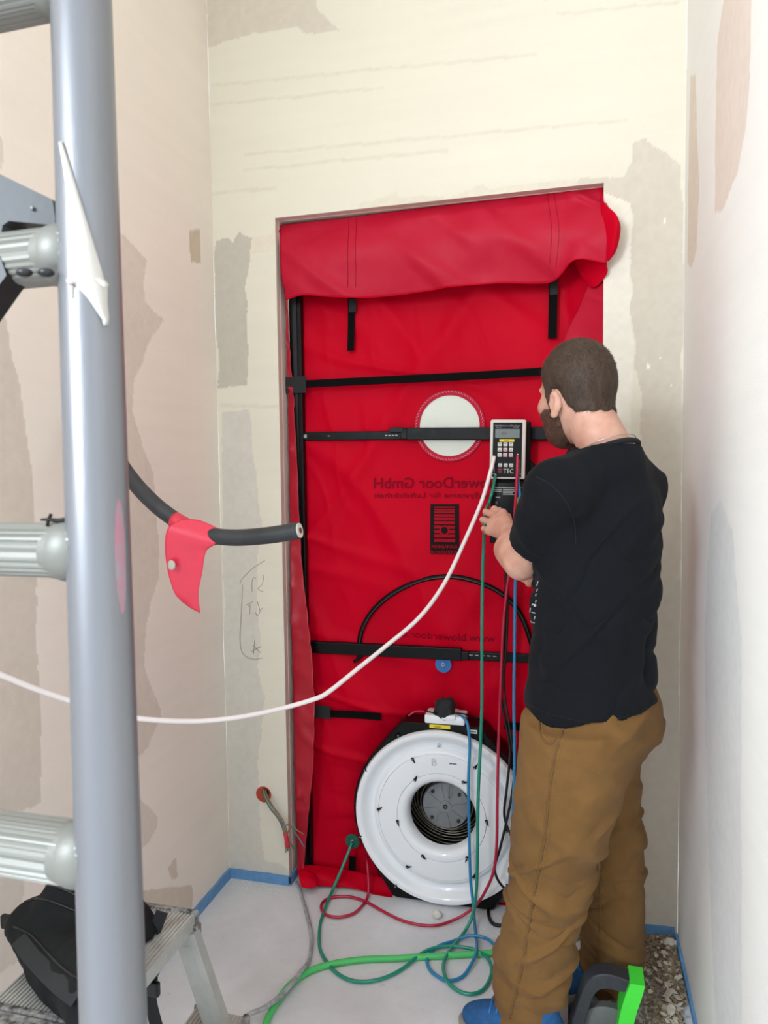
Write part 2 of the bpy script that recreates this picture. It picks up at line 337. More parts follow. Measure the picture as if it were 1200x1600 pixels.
def drape(o, ref):              # lay a thin print on the cloth: vertex y measured from plane ref is moved to the cloth
    L = Vector((0, 0, 0)); p = o.parent
    while p: L += p.location; p = p.parent
    n = len(o.data.vertices); c = np.empty(n*3, np.float32); o.data.vertices.foreach_get('co', c); c = c.reshape(-1, 3)
    c[:, 1] += clothY(c[:, 0]+L.x, c[:, 2]+L.z)-ref; o.data.vertices.foreach_set('co', c.ravel()); o.data.update(); return o
P = np.stack([U, clothY(U, V), V], -1)
idx = np.arange(U.size).reshape(U.shape); F = np.stack([idx[:-1, :-1], idx[:-1, 1:], idx[1:, 1:], idx[1:, :-1]], -1).reshape(-1, 4)
Uc = (U[:-1, :-1]+.00375); Vc = (V[:-1, :-1]+.00375)
keep = (np.hypot(Uc-wc.x, Vc-wc.z) > WR-.004) & (np.hypot(Uc-FC.x, Vc-FC.z) > .285)
me = npmesh('fabric', P.reshape(-1, 3)-np.array(door.location), F[keep.reshape(-1)]); link('fabric', me, nyl, door, True)
def panelY(x): return YP-min(1, max(0, (x-(W-.11))/.11))**1.3*.085
# window ring + pane
vin = mat('clear_vinyl', 'e9ece2', .3, trans=.45, spec=.4, bump=1.0, bscale=22)
b = B().lathe([(WR-.006, 0), (WR+.012, .0), (WR+.012, -.0015), (WR-.006, -.0015)], (wc.x, YP-.006, wc.z), closed=True); ring = b.build('window_ring', nylc, door, angle=30)
b = B().lathe([(0, .0), (WR, .0), (WR, -.0006), (0, -.0006)], (wc.x, YP-.003, wc.z)); b.build('window_pane', vin, ring)
# stitched vinyl margin scallops
b = B()
for k in range(64):
    a = k*2*math.pi/64; c = Vector((wc.x+(WR+.006)*math.cos(a), YP-.0085, wc.z+(WR+.006)*math.sin(a)))
    b.box((-.0012, -.0004, -.005), (.0012, .0004, .005), Matrix.Translation(c) @ Matrix.Rotation(-a+.5, 4, 'Y'))
b.build('stitching', mat('pink_stitch', 'e2607a', .5), ring)
# frame posts, crossbars
def bar2(p, q, h, d, name, m=blka, off=0):   # horizontal bar between two image points on plane
    a = onY(*p, YP-.012-off); c = onY(*q, YP-.012-off); b = B(); up = Vector((0, 0, 1)); dr = (c-a); L = dr.length; dr.normalize()
    M = Matrix.Translation(a) @ Matrix((dr, Vector((0, 1, 0)), dr.cross(Vector((0, 1, 0)))*-1)).transposed().to_4x4() if False else Matrix.Translation(a) @ dr.to_track_quat('X', 'Z').to_matrix().to_4x4()
    b.box((0, -d/2, -h/2), (L, d/2, h/2), M, .003); return b, M, L
for x, nm in ((.036, 'frame_post'), (W-.036, 'frame_post')):
    b = B(); s = 1 if x < .5 else -1; b.box((x-.022, YP-.034, .003), (x+.022, YP-.004, H-.02), None, .003)
    o = b.build(nm, blka, door)
    b = B().box((x-.006, YP-.0385, .02), (x+.008, YP-.034, H-.05)).build('post_groove', mat('groove', '030303', .5), o)
b, M, L = bar2((472, 682), (636, 680), .030, .018, 'crossbar'); b.box((.005, -.011, -.004), (L-.01, -.009, .004), M)
o = b.build('crossbar', blka, door)
b = B().box((.004, -.0125, -.006), (.022, -.009, .006), M); b.build('end_fitting', grey_metal, o)
b = B()
for k in range(4): b.box((L-.075+k*.012, -.0125, -.002), (L-.067+k*.012, -.0105, .001), M)
b.box((.10, -.012, -.001), (.108, -.0105, .001), M); b.build('scale_mark', mat('print_grey', 'bdbdbd', .5), o)
b, M, L = bar2((632, 678), (940, 677), .042, .024, 'x', off=.004); b.box((-.012, -.015, -.019), (.012, .013, .018), M, .003)
b.box((-.05, -.016, .004), (0, -.012, .022), M, .002); b.build('crossbar_sleeve', blka, o)
b, M, L = bar2((484, 1010), (722, 1022), .042, .024, 'x', off=.004); o = b.build('crossbar', blka, door)
b, M, L = bar2((720, 1023), (940, 1034), .030, .018, 'x'); b.box((0, -.014, -.015), (.03, .0, .015), M, .003); b.build('crossbar_rail', blka, o)
b = B()
for k in range(5): b.box((.03+k*.02, -.0105, .002), (.042+k*.02, -.009, .004), M)
b.build('scale_mark', mat('print_grey', 'bdbdbd', .5), o)
# webbing straps
def strap(pts, w, off, name, box=None, par=door, vertical=False, m=blk):
    P_ = [onY(x, y, YP-off) for x, y in pts]; P_ = spline(P_, 5)
    wv = Vector((w, 0, 0)) if vertical else Vector((0, 0, w))
    o = B().band(P_, wv, (0, -.002, 0)).build(name, m, par)
    if box:
        a = onY(box[0], box[1], YP-off-.002); c = onY(box[2], box[3], YP-off-.002)
        B().box((a.x, a.y-.006, c.z), (c.x, a.y, a.z), None, .002).build('strap_pad', mat('grey_black_pad', '1d1e20', .8, bump=.3, bscale=500), o)
    return o
strap([(450,602),(480,600),(600,594),(760,586),(900,577)], .026, .040, 'strap', (447,589,479,614))
b = strap([(500,1113),(520,1115),(560,1117),(596,1120)], .026, .018, 'strap', (485,1101,517,1123))
strap([(549,455),(549,500),(548,548)], .024, .016, 'strap', (545,467,557,488), vertical=True)
strap([(865,430),(864,480),(863,529)], .027, .016, 'strap', (859,438,872,461), vertical=True)
strap([(788,1133),(830,1137),(880,1140)], .026, .016, 'strap')
strap([(490,1356),(560,1382),(600,1398)], .03, .03, 'strap')
strap([(551,1338),(550,1370)], .026, .035, 'strap', vertical=True)
# zip arc
arc = [(561,1006),(565,985),(578,960),(600,937),(630,918),(665,905),(705,901),(745,909),(780,925),(805,948),(820,975),(832,1010)]
z1 = B().tube([onY(x, y, YP-.012) for x, y in arc], .0085, 8, 6, 1).build('zip', blkp, door, True)
B().tube([onY(x+.5, y+1.2, YP-.020) for x, y in arc], .0016, 6, 6).build('zip_teeth', mat('zip_teeth', '4a4a4c', .4, .5), z1, True)
B().tube([onY(x, y, YP-.014) for x, y in ((561,1022),(560,1030),(553,1034))], .006, 8).build('zip_pull', blkp, z1, True)
B().tube([onY(x, y, YP-.014) for x, y in ((560,1028),(566,1026))], .005, 8).build('zip_pull', blkp, z1, True)
# port discs
def disc(px, py, r, col, nm, off=.02):
    c = onY(px, py, YP-off); o = B().lathe([(0, .0), (r, .0), (r, .003), (r*.3, .004), (0, .004)], c, n=32).build(nm, mat(nm+'_'+col, col, .6), door, angle=30)
    B().lathe([(.0035, .004), (.007, .004), (.007, .008), (.0035, .008)], c, n=20, closed=True).build('grommet', grey_metal, o, True)
disc(693, 1038, .028, '2f6fb5', 'port_disc', .012); disc(551, 1314, .026, '0a5a48', 'port_disc', .03)
# mirrored print showing through the cloth
pr_ = mat('printed_ink', '84001c', .6, spec=.08); RX = Matrix.Rotation(math.radians(90), 4, 'X')
def mtext(body, p0, p1, size, m=pr_, mirror=True, off=.0135, par=door, nm='printed_text', bold=.0, back=.0030):
    a = onY(*p0, YP-off); c = onY(*p1, YP-off); ang = math.atan2(c.z-a.z, c.x-a.x)
    M = Matrix.Translation(a) @ Matrix.Rotation(-ang, 4, 'Y') @ RX
    return drape(text_mesh(body, size, m, M, nm, par, mirror, .0003, (c-a).length, bold), YP-off+back)
mtext('BlowerDoor GmbH', (583,763), (781,762), .052, bold=.0006)
mtext('MessSysteme für Luftdichtheit', (583,778), (781,778), .026)
mtext('www.blowerdoor.de', (619,996), (773,1004), .036)
# emblem
e0 = onY(671, 788, YP-.014); e1 = onY(717, 867, YP-.014)
b = B()
for i in range(8):
    for j in range(12): b.box((e0.x+(e1.x-e0.x)*i/8, e0.y-.001, e1.z+(e0.z-e1.z)*j/12), (e0.x+(e1.x-e0.x)*(i+1)/8, e0.y, e1.z+(e0.z-e1.z)*(j+1)/12))
er = mat('emblem_red', 'a80a20', .6, spec=.08)
em = drape(b.build('emblem', mat('emblem_black', '120406', .6, spec=.15), door), YP-.0115)
b = B(); ew = e1.x-e0.x; eh = e0.z-e1.z; y = e0.y-.0018; L0 = e0.x+ew*.14; L1 = e1.x-ew*.14; zz = e0.z-eh*.05
for k in range(10):
    t = .004+.0012*k; 
    if k >= 6: t = .0105
    z1_ = zz; zz -= t+.0035+(.0012 if k > 4 else 0)
    if k in (6, 7):
        b.box((L0, y, z1_-t), (L0+(L1-L0)*.34, y+.001, z1_)); b.box((L0+(L1-L0)*.66, y, z1_-t), (L1, y+.001, z1_)); continue
    if zz > e1.z+eh*.22: b.box((L0, y, z1_-t), (L1, y+.001, z1_))
drape(b.build('emblem_bars', mat('emblem_red', 'b00a20', .5), em), YP-.0115)
b = B().lathe([(.012, 0), (.017, 0), (.017, .001), (.012, .001)], (e0.x+ew*.5, y, e0.z-eh*.52), n=24, closed=True); drape(b.build('emblem_ring', mat('emblem_red', 'b00a20', .5), em), YP-.0115)

mtext('MINNEAPOLIS', (674,857), (714,857), .017, er, False, .0165, em, 'emblem_text', back=.0055)
mtext('BLOWERDOOR', (673,866), (714,866), .017, er, False, .0165, em, 'emblem_text', back=.0055)
# cloth sheets defined by rows of (px, py, Y)
def sheet(rows, name, m, par, amp=.004, freq=6, th=.0012, res=(60, 30), seed=2., ang=50):
    R_ = []
    for r in rows: R_.append(spline([onY(x, y, Y) for x, y, Y in r], max(1, res[0]//(len(r)-1))))
    n = min(len(r) for r in R_); R_ = [[r[int(i*(len(r)-1)/(n-1))] for i in range(n)] for r in R_]
    cols = [spline([R_[j][i] for j in range(len(R_))], max(1, res[1]//(len(R_)-1))) for i in range(n)]
    nv = len(cols[0]); G = np.array([[list(p) for p in c] for c in cols])   # n x nv x 3
    U = G[..., 0]; V = G[..., 2]
    d = amp*(fold(U, V, ang, freq, seed)+.8*fold(U, V, -ang-20, freq*.7, seed+4)+.6*vfbm(U*freq, V*freq, seed, 2))
    G[..., 1] -= d*np.clip(np.linspace(0, 1, nv)/.22, 0, 1)[None, :]
    idx = np.arange(n*nv).reshape(n, nv); F = np.stack([idx[:-1, :-1], idx[1:, :-1], idx[1:, 1:], idx[:-1, 1:]], -1).reshape(-1, 4)
    L = Vector((0, 0, 0)); p = par
    while p: L += p.location; p = p.parent
    me = npmesh(name, G.reshape(-1, 3)-np.array(L), F); o = link(name, me, m, par, True)
    md = o.modifiers.new('thick', 'SOLIDIFY'); md.thickness = th; md.offset = 0; return o, G
fx = [(438,352),(480,347),(545,340),(620,330),(700,320),(780,310),(860,299),(905,293),(940,287)]
fm = [(441,410),(480,405),(545,402),(620,395),(700,386),(780,377),(868,368),(915,362),(952,350)]
fb = [(447,469),(480,463),(545,467),(620,462),(700,452),(780,444),(862,440),(898,408),(948,413)]
rows = [[(x, y, .045) for x, y in fx], [(x, y+0, .03) for x, y in [((a[0]+c[0])/2, (a[1]*.6+c[1]*.4)) for a, c in zip(fx, fm)]],
        [(x, y, Y) for (x, y), Y in zip(fm, (.03,.02,.02,.02,.02,.015,0,-.02,-.04))], [(x, y, Y) for (x, y), Y in zip(fb, (.03,.03,.04,.045,.04,.04,.03,-.03,-.03))]]
flap, G = sheet(rows, 'folded_flap', nylc, door, .010, 6, .0014, (96, 48)); flap['label'] = 'pinkish red coated top flap folded over the panel'
hem = [Vector(G[i, -1]) + Vector((0, -.001, .001)) for i in range(0, G.shape[0], 3)]
B().tube(hem, .0022, 8, 2).build('hem', nyl, flap, True)
for xa, xb, ya, yb in ((545,553,360,440),(862,874,305,425)):     # sewn webbing channels on the flap
    i0 = G.shape[0]; 
    for xx in (xa, xb):
        pp = []
        best = min(range(i0), key=lambda i: abs(((Vector(G[i, G.shape[1]//2])-CP).dot(RR)/(Vector(G[i, G.shape[1]//2])-CP).dot(WW))*CAM['f']+600-xx))
        for t in np.linspace(.06, .93, 14):
            pp.append(Vector(G[best, int(t*(G.shape[1]-1))])+Vector((0, -.0012, 0)))
        B().tube(pp, .0007, 5, 1).build('stitching', mat('dark_stitch', '7c0c1e', .6, spec=.1), flap, True)
# bulge at the right top corner
sheet([[(938,300,-.005),(944,318,-.03),(950,330,-.03)], [(940,350,-.03),(962,340,-.075),(969,350,-.06)], [(945,390,-.035),(958,385,-.06),(964,388,-.05)], [(947,405,-.03),(950,408,-.04),(953,406,-.04)]], 'corner_fold', nyl, door, .002, 8, .0012, (24, 30))
sheet([[(896,408,.02),(915,404,-.02),(948,412,-.03)], [(903,425,.05),(920,425,.02),(949,426,-.015)], [(922,449,.03),(930,449,.015),(940,440,.0)]], 'corner_fold', nyl, door, .001, 9, .0012, (20, 20))
sheet([[(925,430,.03),(935,436,.02),(944,440,.008)], [(905,480,.06),(925,480,.035),(943,485,.008)], [(878,540,.085),(912,540,.05),(943,545,.008)], [(868,640,.09),(905,640,.06),(943,640,.008)]], 'side_drape', nylc, door, .003, 8, .0012, (24, 40))
# left drape in front of the post
sheet([[(433,362,.03),(438,358,.03)], [(446,470,.05),(449,472,.05)], [(449,560,.06),(455,562,.06)], [(451,640,.06),(460,640,.055)], [(453,760,.055),(466,760,.05)], [(455,880,.05),(472,880,.045)], [(457,1000,.045),(486,1005,.035)],
       [(459,1100,.04),(492,1105,.03)], [(461,1200,.04),(489,1200,.03)], [(464,1300,.04),(480,1300,.03)], [(466,1362,.04),(474,1362,.03)]], 'side_drape', mat('glossy_nylon', 'ac0a26', .28, spec=.6, bump=.1, bscale=500), door, .006, 16, .0012, (14, 150), 3., 70)
sheet([[(470,1352,.03),(500,1352,.06),(540,1358,.07),(620,1375,.06),(720,1400,.06),(860,1420,.06)], [(468,1368,-.0),(500,1366,.02),(540,1376,.03),(610,1395,.03),(720,1410,.05),(860,1428,.05)], [(470,1376,-.03),(495,1384,-.0),(540,1386,.015),(610,1402,.01),(720,1416,.04),(860,1434,.04)]], 'bottom_drape', nyl, door, .003, 12, .0014, (60, 14))
sheet([[(466,1360,.0),(480,1360,.0),(494,1368,.0)], [(468,1372,-.03),(482,1374,-.03),(496,1380,-.03)], [(472,1386,-.045),(482,1387,-.045),(494,1386,-.045)]], 'bottom_drape', nyl, door, .003, 16, .0014, (16, 12))
# ------------------------------------------------------------------ fan
wh = mat('white_plastic', 'eef0f3', .28, spec=.5, coat=.3); blkf = mat('fan_black', '08080a', .38, spec=.25)
fan = empty('calibrated_fan', (FC.x, 0, 0), 'round white calibrated fan with black rim in the bottom of the red door panel', 'fan')
R0 = .299; FZ = FC.z
# black case: circle with flat top and bottom shoulders
pts = []
for i in range(72):
    a = 2*math.pi*i/72; x = .315*math.cos(a); z = .315*math.sin(a)
    if z > .26: t = max(-1, min(1, x/.17)); z = .318 if abs(x) < .15 else z+.02; 
    if z < -.25: z = -.312 if abs(x) < .17 else z-.02
    pts.append((FC.x+x, .035, FZ+z))
def hull(P):
    P = sorted(set((round(p[0], 4), round(p[2], 4)) for p in P)); 
    def half(Q):
        h = []
        for q in Q:
            while len(h) > 1 and (h[-1][0]-h[-2][0])*(q[1]-h[-2][1])-(h[-1][1]-h[-2][1])*(q[0]-h[-2][0]) <= 0: h.pop()
            h.append(q)
        return h[:-1]
    return half(P)+half(P[::-1])
pts = [(FC.x+.309*math.cos(a*math.pi/36), 0, FZ+max(-.302, min(.314, .309*math.sin(a*math.pi/36)))) for a in range(72)]+[(FC.x-.135, 0, FZ+.316), (FC.x+.135, 0, FZ+.316), (FC.x-.17, 0, FZ-.303), (FC.x+.17, 0, FZ-.303)]
hp = hull(pts); b = B(); n = 72
inner = [(FC.x+.29*math.cos(2*math.pi*i/n), FZ+.29*math.sin(2*math.pi*i/n)) for i in range(n)]
def outr(a):            # ray / hull
    dx, dz = math.cos(a), math.sin(a); best = .3
    for i in range(len(hp)):
        (x1, z1), (x2, z2) = hp[i], hp[(i+1) % len(hp)]; x1 -= FC.x; x2 -= FC.x; z1 -= FZ; z2 -= FZ
        den = dx*(z2-z1)-dz*(x2-x1)
        if abs(den) < 1e-9: continue
        t = (x1*(z2-z1)-z1*(x2-x1))/den; u = (x1*dz-z1*dx)/den
        if t > 0 and -.001 <= u <= 1.001: best = max(best, t)
    return best
rings = []
for (yy, kk) in ((.03, 'i'), (.012, 'i'), (.008, 'o'), (.012, 'O'), (.10, 'O'), (.10, 'i')):
    rg = []
    for i in range(n*2):
        a = math.pi*i/n; r = .285 if kk == 'i' else outr(a)-(.004 if kk == 'o' else 0); rg.append(b.b.verts.new((FC.x+r*math.cos(a), yy, FZ+r*math.sin(a))))
    rings.append(rg)
for A, C in zip(rings, rings[1:]+rings[:1]):
    for i in range(2*n): b.b.faces.new((A[i], A[(i+1) % (2*n)], C[(i+1) % (2*n)], C[i]))
case = b.build('fan_case', blkf, fan, angle=35)
B().lathe([(.28, -.03), (.28, -.24), (.284, -.24), (.284, -.03)], (FC.x, 0, FZ), n=64, closed=True).build('fan_duct', blkf, case, True)
# white stepped inlet ring
prof = [(.297, -.012), (R0, -.004), (R0-.002, .004), (.294, .010), (.284, .011), (.274, .006), (.266, -.006), (.250, -.020), (.238, -.022), (.233, -.014), (.2275, -.004), (.224, -.001), (.218, -.001)]
ringA = B().lathe(prof+[(.218, -.02), (.25, -.03), (.29, -.02)], (FC.x, 0, FZ), closed=True).build('inlet_ring', wh, fan, angle=50)
pB = [(.2172, -.010), (.2172, -.001), (.2165, .0), (.156, .0), (.1525, -.0006), (.1520, -.003)]
ringB = B().lathe(pB+[(.152, -.012)], (FC.x, 0, FZ), closed=True).build('inlet_ring', wh, fan, angle=50)
pC = [(.1512, -.012), (.1512, -.001), (.1505, .0005), (.140, .0005), (.128, -.002), (.119, -.012), (.1135, -.028), (.1125, -.040), (.116, -.040), (.12, -.03), (.13, -.014)]
ringC = B().lathe(pC, (FC.x, 0, FZ), closed=True).build('inlet_ring', wh, fan, angle=50)
emb = mat('white_embossed', 'c6cace', .35)
def ftext(body, x, z, size, m, par, y=-.0005, ex=.0008, nm='embossed_letter', ang=0, width=None):
    M = Matrix.Translation((FC.x+x, y, FZ+z)) @ Matrix.Rotation(ang, 4, 'Y') @ RX
    return text_mesh(body, size, m, M, nm, par, False, ex, width, .0004 if ex > .0005 else 0)
ftext('A', -.020, .226, .036, emb, ringA, .0185, .003); ftext('B', -.03, .178, .034, emb, ringB, ex=.0016)
dk = mat('dark_print', '2b2b2e', .5)
for x, z, p_ in ((.075, .245, ringA), (.03, .187, ringB)):
    b = B()
    for k in range(5): b.box((FC.x+x+k*.005, .0130 if p_ is ringA else -.0005, FZ+z), (FC.x+x+k*.005+.0036, .017 if p_ is ringA else .001, FZ+z+.005))
    b.build('rating_print', dk, p_)
# latches
def latch(r, deg, y, par, rot, m=blkf):
    a = math.radians(deg); c = Vector((FC.x+r*math.cos(a), y, FZ+r*math.sin(a))); b = B().sph(c+Vector((0, -.004, 0)), .0055, 12)
    d = Vector((math.cos(rot), 0, math.sin(rot))); b.tube([c+Vector((0, -.003, 0)), c+Vector((0, -.004, 0))+d*.009, c+Vector((0, -.003, 0))+d*.017], lambda t: .0045*(1-t*.75), 8, 3)
    o = b.build('ring_latch', m, par, True); B().sph(c+Vector((0, -.009, 0)), .0024, 8).build('latch_screw', grey_metal, o, True)
for dg in (22, 83-22+2, 118, 151, 198, 238, 270+22, 318, 352):
    latch(.2985, dg, -.004, ringA, math.radians(dg+180)) if dg not in (63, 118) else latch(.307, dg, .006, ringA, math.radians(dg+80))
for dg, rt in ((116, -1.0), (58, 1.0), (178, .6), (237, .2), (300, 1.2), (355, 1.6)): latch(.2175, dg, -.001, ringB, rt)
for dg, rt in ((125, 1.1), (60, .1), (190, -1.3), (245, -.7), (305, -1.9), (3, -1.2)): latch(.152, dg, -.001, ringC, rt)
# motor, guard wires, blades
mc = Vector((FC.x, .115, FZ)); alu = mat('cast_aluminium', '8f9193', .55, .35, bump=.4, bscale=300, var=.2, vscale=40)
motor = B().lathe([(0, .030), (.020, .030), (.021, .027), (.030, .026), (.080, .022), (.084, .016), (.084, -.09), (0, -.09)], mc, n=48).build('motor', alu, fan, angle=40)
b = B()
for k in range(8):
    a = k*math.pi/4+.2; d = Vector((math.cos(a), 0, math.sin(a))); b.band([mc+d*.026+Vector((0, -.028, 0)), mc+d*.078+Vector((0, -.0235, 0))], Vector((-d.z, 0, d.x))*.003, (0, -.002, 0))
b.build('motor_rib', alu, motor)
for k in range(4):
    a = k*math.pi/2+.75; c = mc+Vector((math.cos(a)*.066, -.024, math.sin(a)*.066)); B().cyl(c, c+Vector((0, -.006, 0)), .006, n=10).build('motor_screw', mat('dark_screw', '3a3a3a', .5, .6), motor)
c = mc+Vector((0, -.031, 0)); B().lathe([(.004, 0), (.008, 0), (.008, .003), (.004, .003)], c, n=20, closed=True).build('motor_cap', mat('dark_screw', '3a3a3a', .5, .6), motor)
wire = mat('guard_wire', '9a8f80', .35, .8); b = B()
def circ(c, r, rw, n=64): return [Vector(c)+Vector((r*math.cos(2*math.pi*i/n), 0, r*math.sin(2*math.pi*i/n))) for i in range(n+1)]
for r, yy in ((.092, -.005), (.112, .03), (.125, .04), (.138, .05), (.151, .055), (.166, .06), (.18, .062)): b.tube(circ(mc+Vector((0, yy, 0)), r, 0), .0022, 6, 1)
for k in range(6):
    a = k*math.pi/3+.3; d = Vector((math.cos(a), 0, math.sin(a))); b.tube([mc+d*.09+Vector((0, -.004, 0)), mc+d*.13+Vector((0, .045, 0)), mc+d*.2+Vector((0, .062, 0))], .0025, 6, 4)
b.build('guard', wire, fan, True)
b = B()
for k in range(10):
    a = k*math.pi/5; d = Vector((math.cos(a), 0, math.sin(a))); t = Vector((-d.z, 0, d.x))
    b.b.faces.new([b.b.verts.new(p) for p in (mc+d*.085+t*.02+Vector((0, .075, 0)), mc+d*.085-t*.02+Vector((0, .11, 0)), mc+d*.27-t*.045+Vector((0, .10, 0)), mc+d*.27+t*.035+Vector((0, .085, 0)))])
bl = b.build('fan_blades', mat('blade_dark', '262321', .5), fan); md = bl.modifiers.new('t', 'SOLIDIFY'); md.thickness = .003
B().tube([mc+Vector((.012, -.03, .03)), mc+Vector((.016, -.05, .06)), mc+Vector((.02, -.05, .10)), mc+Vector((.02, -.03, .16)), mc+Vector((.02, .0, .27))], .0025, 8).build('motor_lead', mat('grey_wire', '8b8b88', .4), fan, True)
B().lathe([(0, -.25), (.283, -.25), (.283, -.253), (0, -.253)], (FC.x, 0, FZ)).build('back_plate', mat('duct_dark', '141312', .6), fan)
# top housing, label, strap
a = onY(664, 1120, .02); c = onY(727, 1133, .02)
hs = B().box((a.x, -.005+.012, FZ+.317), (c.x, .085, FZ+.317+.030), None, .006).build('terminal_box', wh, fan, angle=40)
B().box((a.x+.06, .0, FZ+.335), (c.x-.03, .08, FZ+.352), None, .004).build('box_lid', wh, hs, angle=40)
ylw = mat('yellow_label', 'e8cf2a', .5)
lb = B().box((FC.x-.038, .0068, FZ+.3035), (FC.x+.032, .0085, FZ+.3155)).build('yellow_sticker', ylw, case)
ftext('Gebläse', -.022, .3065, .0075, dk, lb, .0063, .0002, 'sticker_text')
lb2 = B().box((FC.x+.097, .0068, FZ+.295), (FC.x+.122, .0085, FZ+.307)).build('white_sticker', wh, case)
b = B()
for k in range(4): b.box((FC.x+.100+k*.005, .0062, FZ+.299), (FC.x+.1035+k*.005, .007, FZ+.303))
b.build('sticker_text', dk, lb2)
cl = bmesh.new(); bmesh.ops.create_icosphere(cl, subdivisions=3, radius=1, matrix=Matrix())
for v in cl.verts:
    f = 1+.22*noise.noise(v.co*1.9)+.10*noise.noise(v.co*4); v.co = Vector((max(-.82, min(.82, v.co.x))*f*.040, v.co.y*f*.032, max(-.8, min(.85, v.co.z))*f*.042))+Vector((FC.x+.012, .028, FZ+.366))
me = bpy.data.meshes.new('w'); cl.to_mesh(me); o = link('velcro_wrap', me, mat('grey_black_pad', '1d1e20', .8), fan, False); shift(o, fan)
B().tube([(FC.x-.12, .045, FZ+.325), (FC.x-.09, .05, FZ+.342), (FC.x-.04, .04, FZ+.345)], .003, 8).build('pressure_tap', mat('red_tube', 'b8304e', .35), fan, True)
B().tube([(FC.x-.06, .03, FZ+.352), (FC.x+.0, .0, FZ+.356), (FC.x+.06, .02, FZ+.356), (FC.x+.10, .05, FZ+.338), (FC.x+.13, .05, FZ+.332)], .0022, 8).build('box_cable', blkp, fan, True)
# ------------------------------------------------------------------ gauge
GY = .0; ga = onY(766, 656, GY-.01); gb = onY(823, 656, GY-.01); gc = onY(768, 749, GY-.01)
G0 = (ga+gb)/2; GW = .112; GH = (ga.z-gc.z); gcen = Vector((G0.x-.003, GY, (ga.z+gc.z)/2))
gauge = empty('pressure_gauge', gcen, 'handheld digital pressure gauge with cream frame and keypad clipped to the crossbar', 'gauge')
GM = Matrix.Translation(gcen) @ Matrix.Rotation(math.radians(1.5), 4, 'Y') @ Matrix.Rotation(math.radians(3), 4, 'Z')
gl = lambda lo, hi, bev=0, b=None: (b or B()).box(lo, hi, GM, bev)
body = gl((-GW/2, -.010, -GH/2), (GW/2, .028, GH/2), .006).build('gauge_body', mat('cream_plastic', 'd9cfc4', .45), gauge, angle=40)
gl((-GW/2+.009, -.0125, -GH/2+.007), (GW/2-.012, -.009, GH/2-.010), .001).build('gauge_face', mat('face_black', '050506', .35, spec=.2), gauge)
gl((-GW/2+.016, -.0135, .036), (GW/2-.020, -.012, .064), 0).build('lcd_screen', mat('lcd_grey', '6e7472', .3), gauge)
gl((-GW/2+.030, -.0136, .0235), (GW/2-.036, -.012, .0320), 0).build('yellow_sticker', ylw, gauge)
pink = mat('key_pink', 'e0b3b5', .5); keyw = mat('key_white', 'dcd3cd', .5); prt = mat('print_light', 'c9c7c4', .5)
for r in range(3):
    for c_ in range(3):
        x = -.0245+c_*.0175; z = .0155-r*.0168
        k_ = gl((x-.0065, -.0150, z-.006), (x+.0065, -.012, z+.006), .001).build('key', pink if (r >= 1 and c_ == 1) or (r == 2 and c_ == 2) else keyw, gauge)
        gl((x-.004, -.0153, z-.003), (x+.004, -.0149, z-.0018), 0, gl((x-.004, -.0153, z+.001), (x+.003, -.0149, z+.0022))).build('key_mark', dk, k_)
for c_ in range(3):
    x = -.0225+c_*.0175; k_ = gl((x-.0062, -.0150, -.0555), (x+.0062, -.012, -.0445), .001).build('key', keyw, gauge)
    gl((x-.0042, -.0153, -.051), (x+.0042, -.0149, -.0495), 0).build('key_mark', dk, k_)
def gt(body_, x, z, size, m, width=None, y=-.0128, bold=0, nm='face_text', par=None): return text_mesh(body_, size, m, GM @ Matrix.Translation((x, y, z)) @ RX, nm, par or gauge, False, .0002, width, bold)
gt('TEC', -.0115, -.0755, .020, prt, .031); gt('DG-700 Pressure and Flow Gauge', -.040, .0720, .0052, prt, .076); gt('Channel A', -.036, .0672, .0036, prt); gt('Channel B', .016, .0672, .0036, prt)
gt('0.0', -.020, .0455, .013, mat('lcd_ink', '2f3634', .4), y=-.0138); gt('START', -.012, .0255, .0058, dk, y=-.0139)
b = B(); rd = mat('logo_red', '8c1c2c', .5)
for q in range(2):
    gl((-.030, -.0135, -.066-q*.007), (-.0155, -.0126, -.0625-q*.007), 0, b)
gl((-.0265, -.0135, -.0755), (-.0240, -.0126, -.060), 0, b); gl((-.0215, -.0135, -.0755), (-.0190, -.0126, -.060), 0, b); b.build('logo', rd, gauge)
for lo_, hi_ in (((-.0475, -.0785), (-.034, -.0775)), ((.030, -.0785), (.043, -.0775)), ((-.041, -.074), (-.0402, -.031)), ((.0385, -.074), (.0393, -.031))): gl((lo_[0], -.0133, lo_[1]), (hi_[0], -.0126, hi_[1]), 0).build('face_line', prt, gauge)
for x, z, cn in ((-.0415, -.024, 'c9b5b0'), (.0315, -.0175, 'a3243a'), (-.036, -.083, '1c8a70'), (.0335, -.083, '2a6ca8')):
    pass
for x, z in ((-.0415, -.024), (.0315, -.0175), (-.036, -.083), (.0335, -.083)):
    p0 = GM @ Vector((x, -.011, z)); p1 = GM @ Vector((x, -.020, z)); B().cyl(p0, p1, .0035, n=12).build('tube_port', grey_metal, gauge)
b = B(); gl((-GW/2+.01, .028, -.19), (GW/2+.015, .040, GH/2-.004), .006, b); b.build('mounting_board', blkp, gauge)
b = B(); b.sph(GM @ Vector((.044, .050, -.085)), .052, 20, (1, .25, 1.25)); gl((.0, .036, .0), (.03, .10, .05), .004, b); b.build('clamp', blkp, gauge, True)
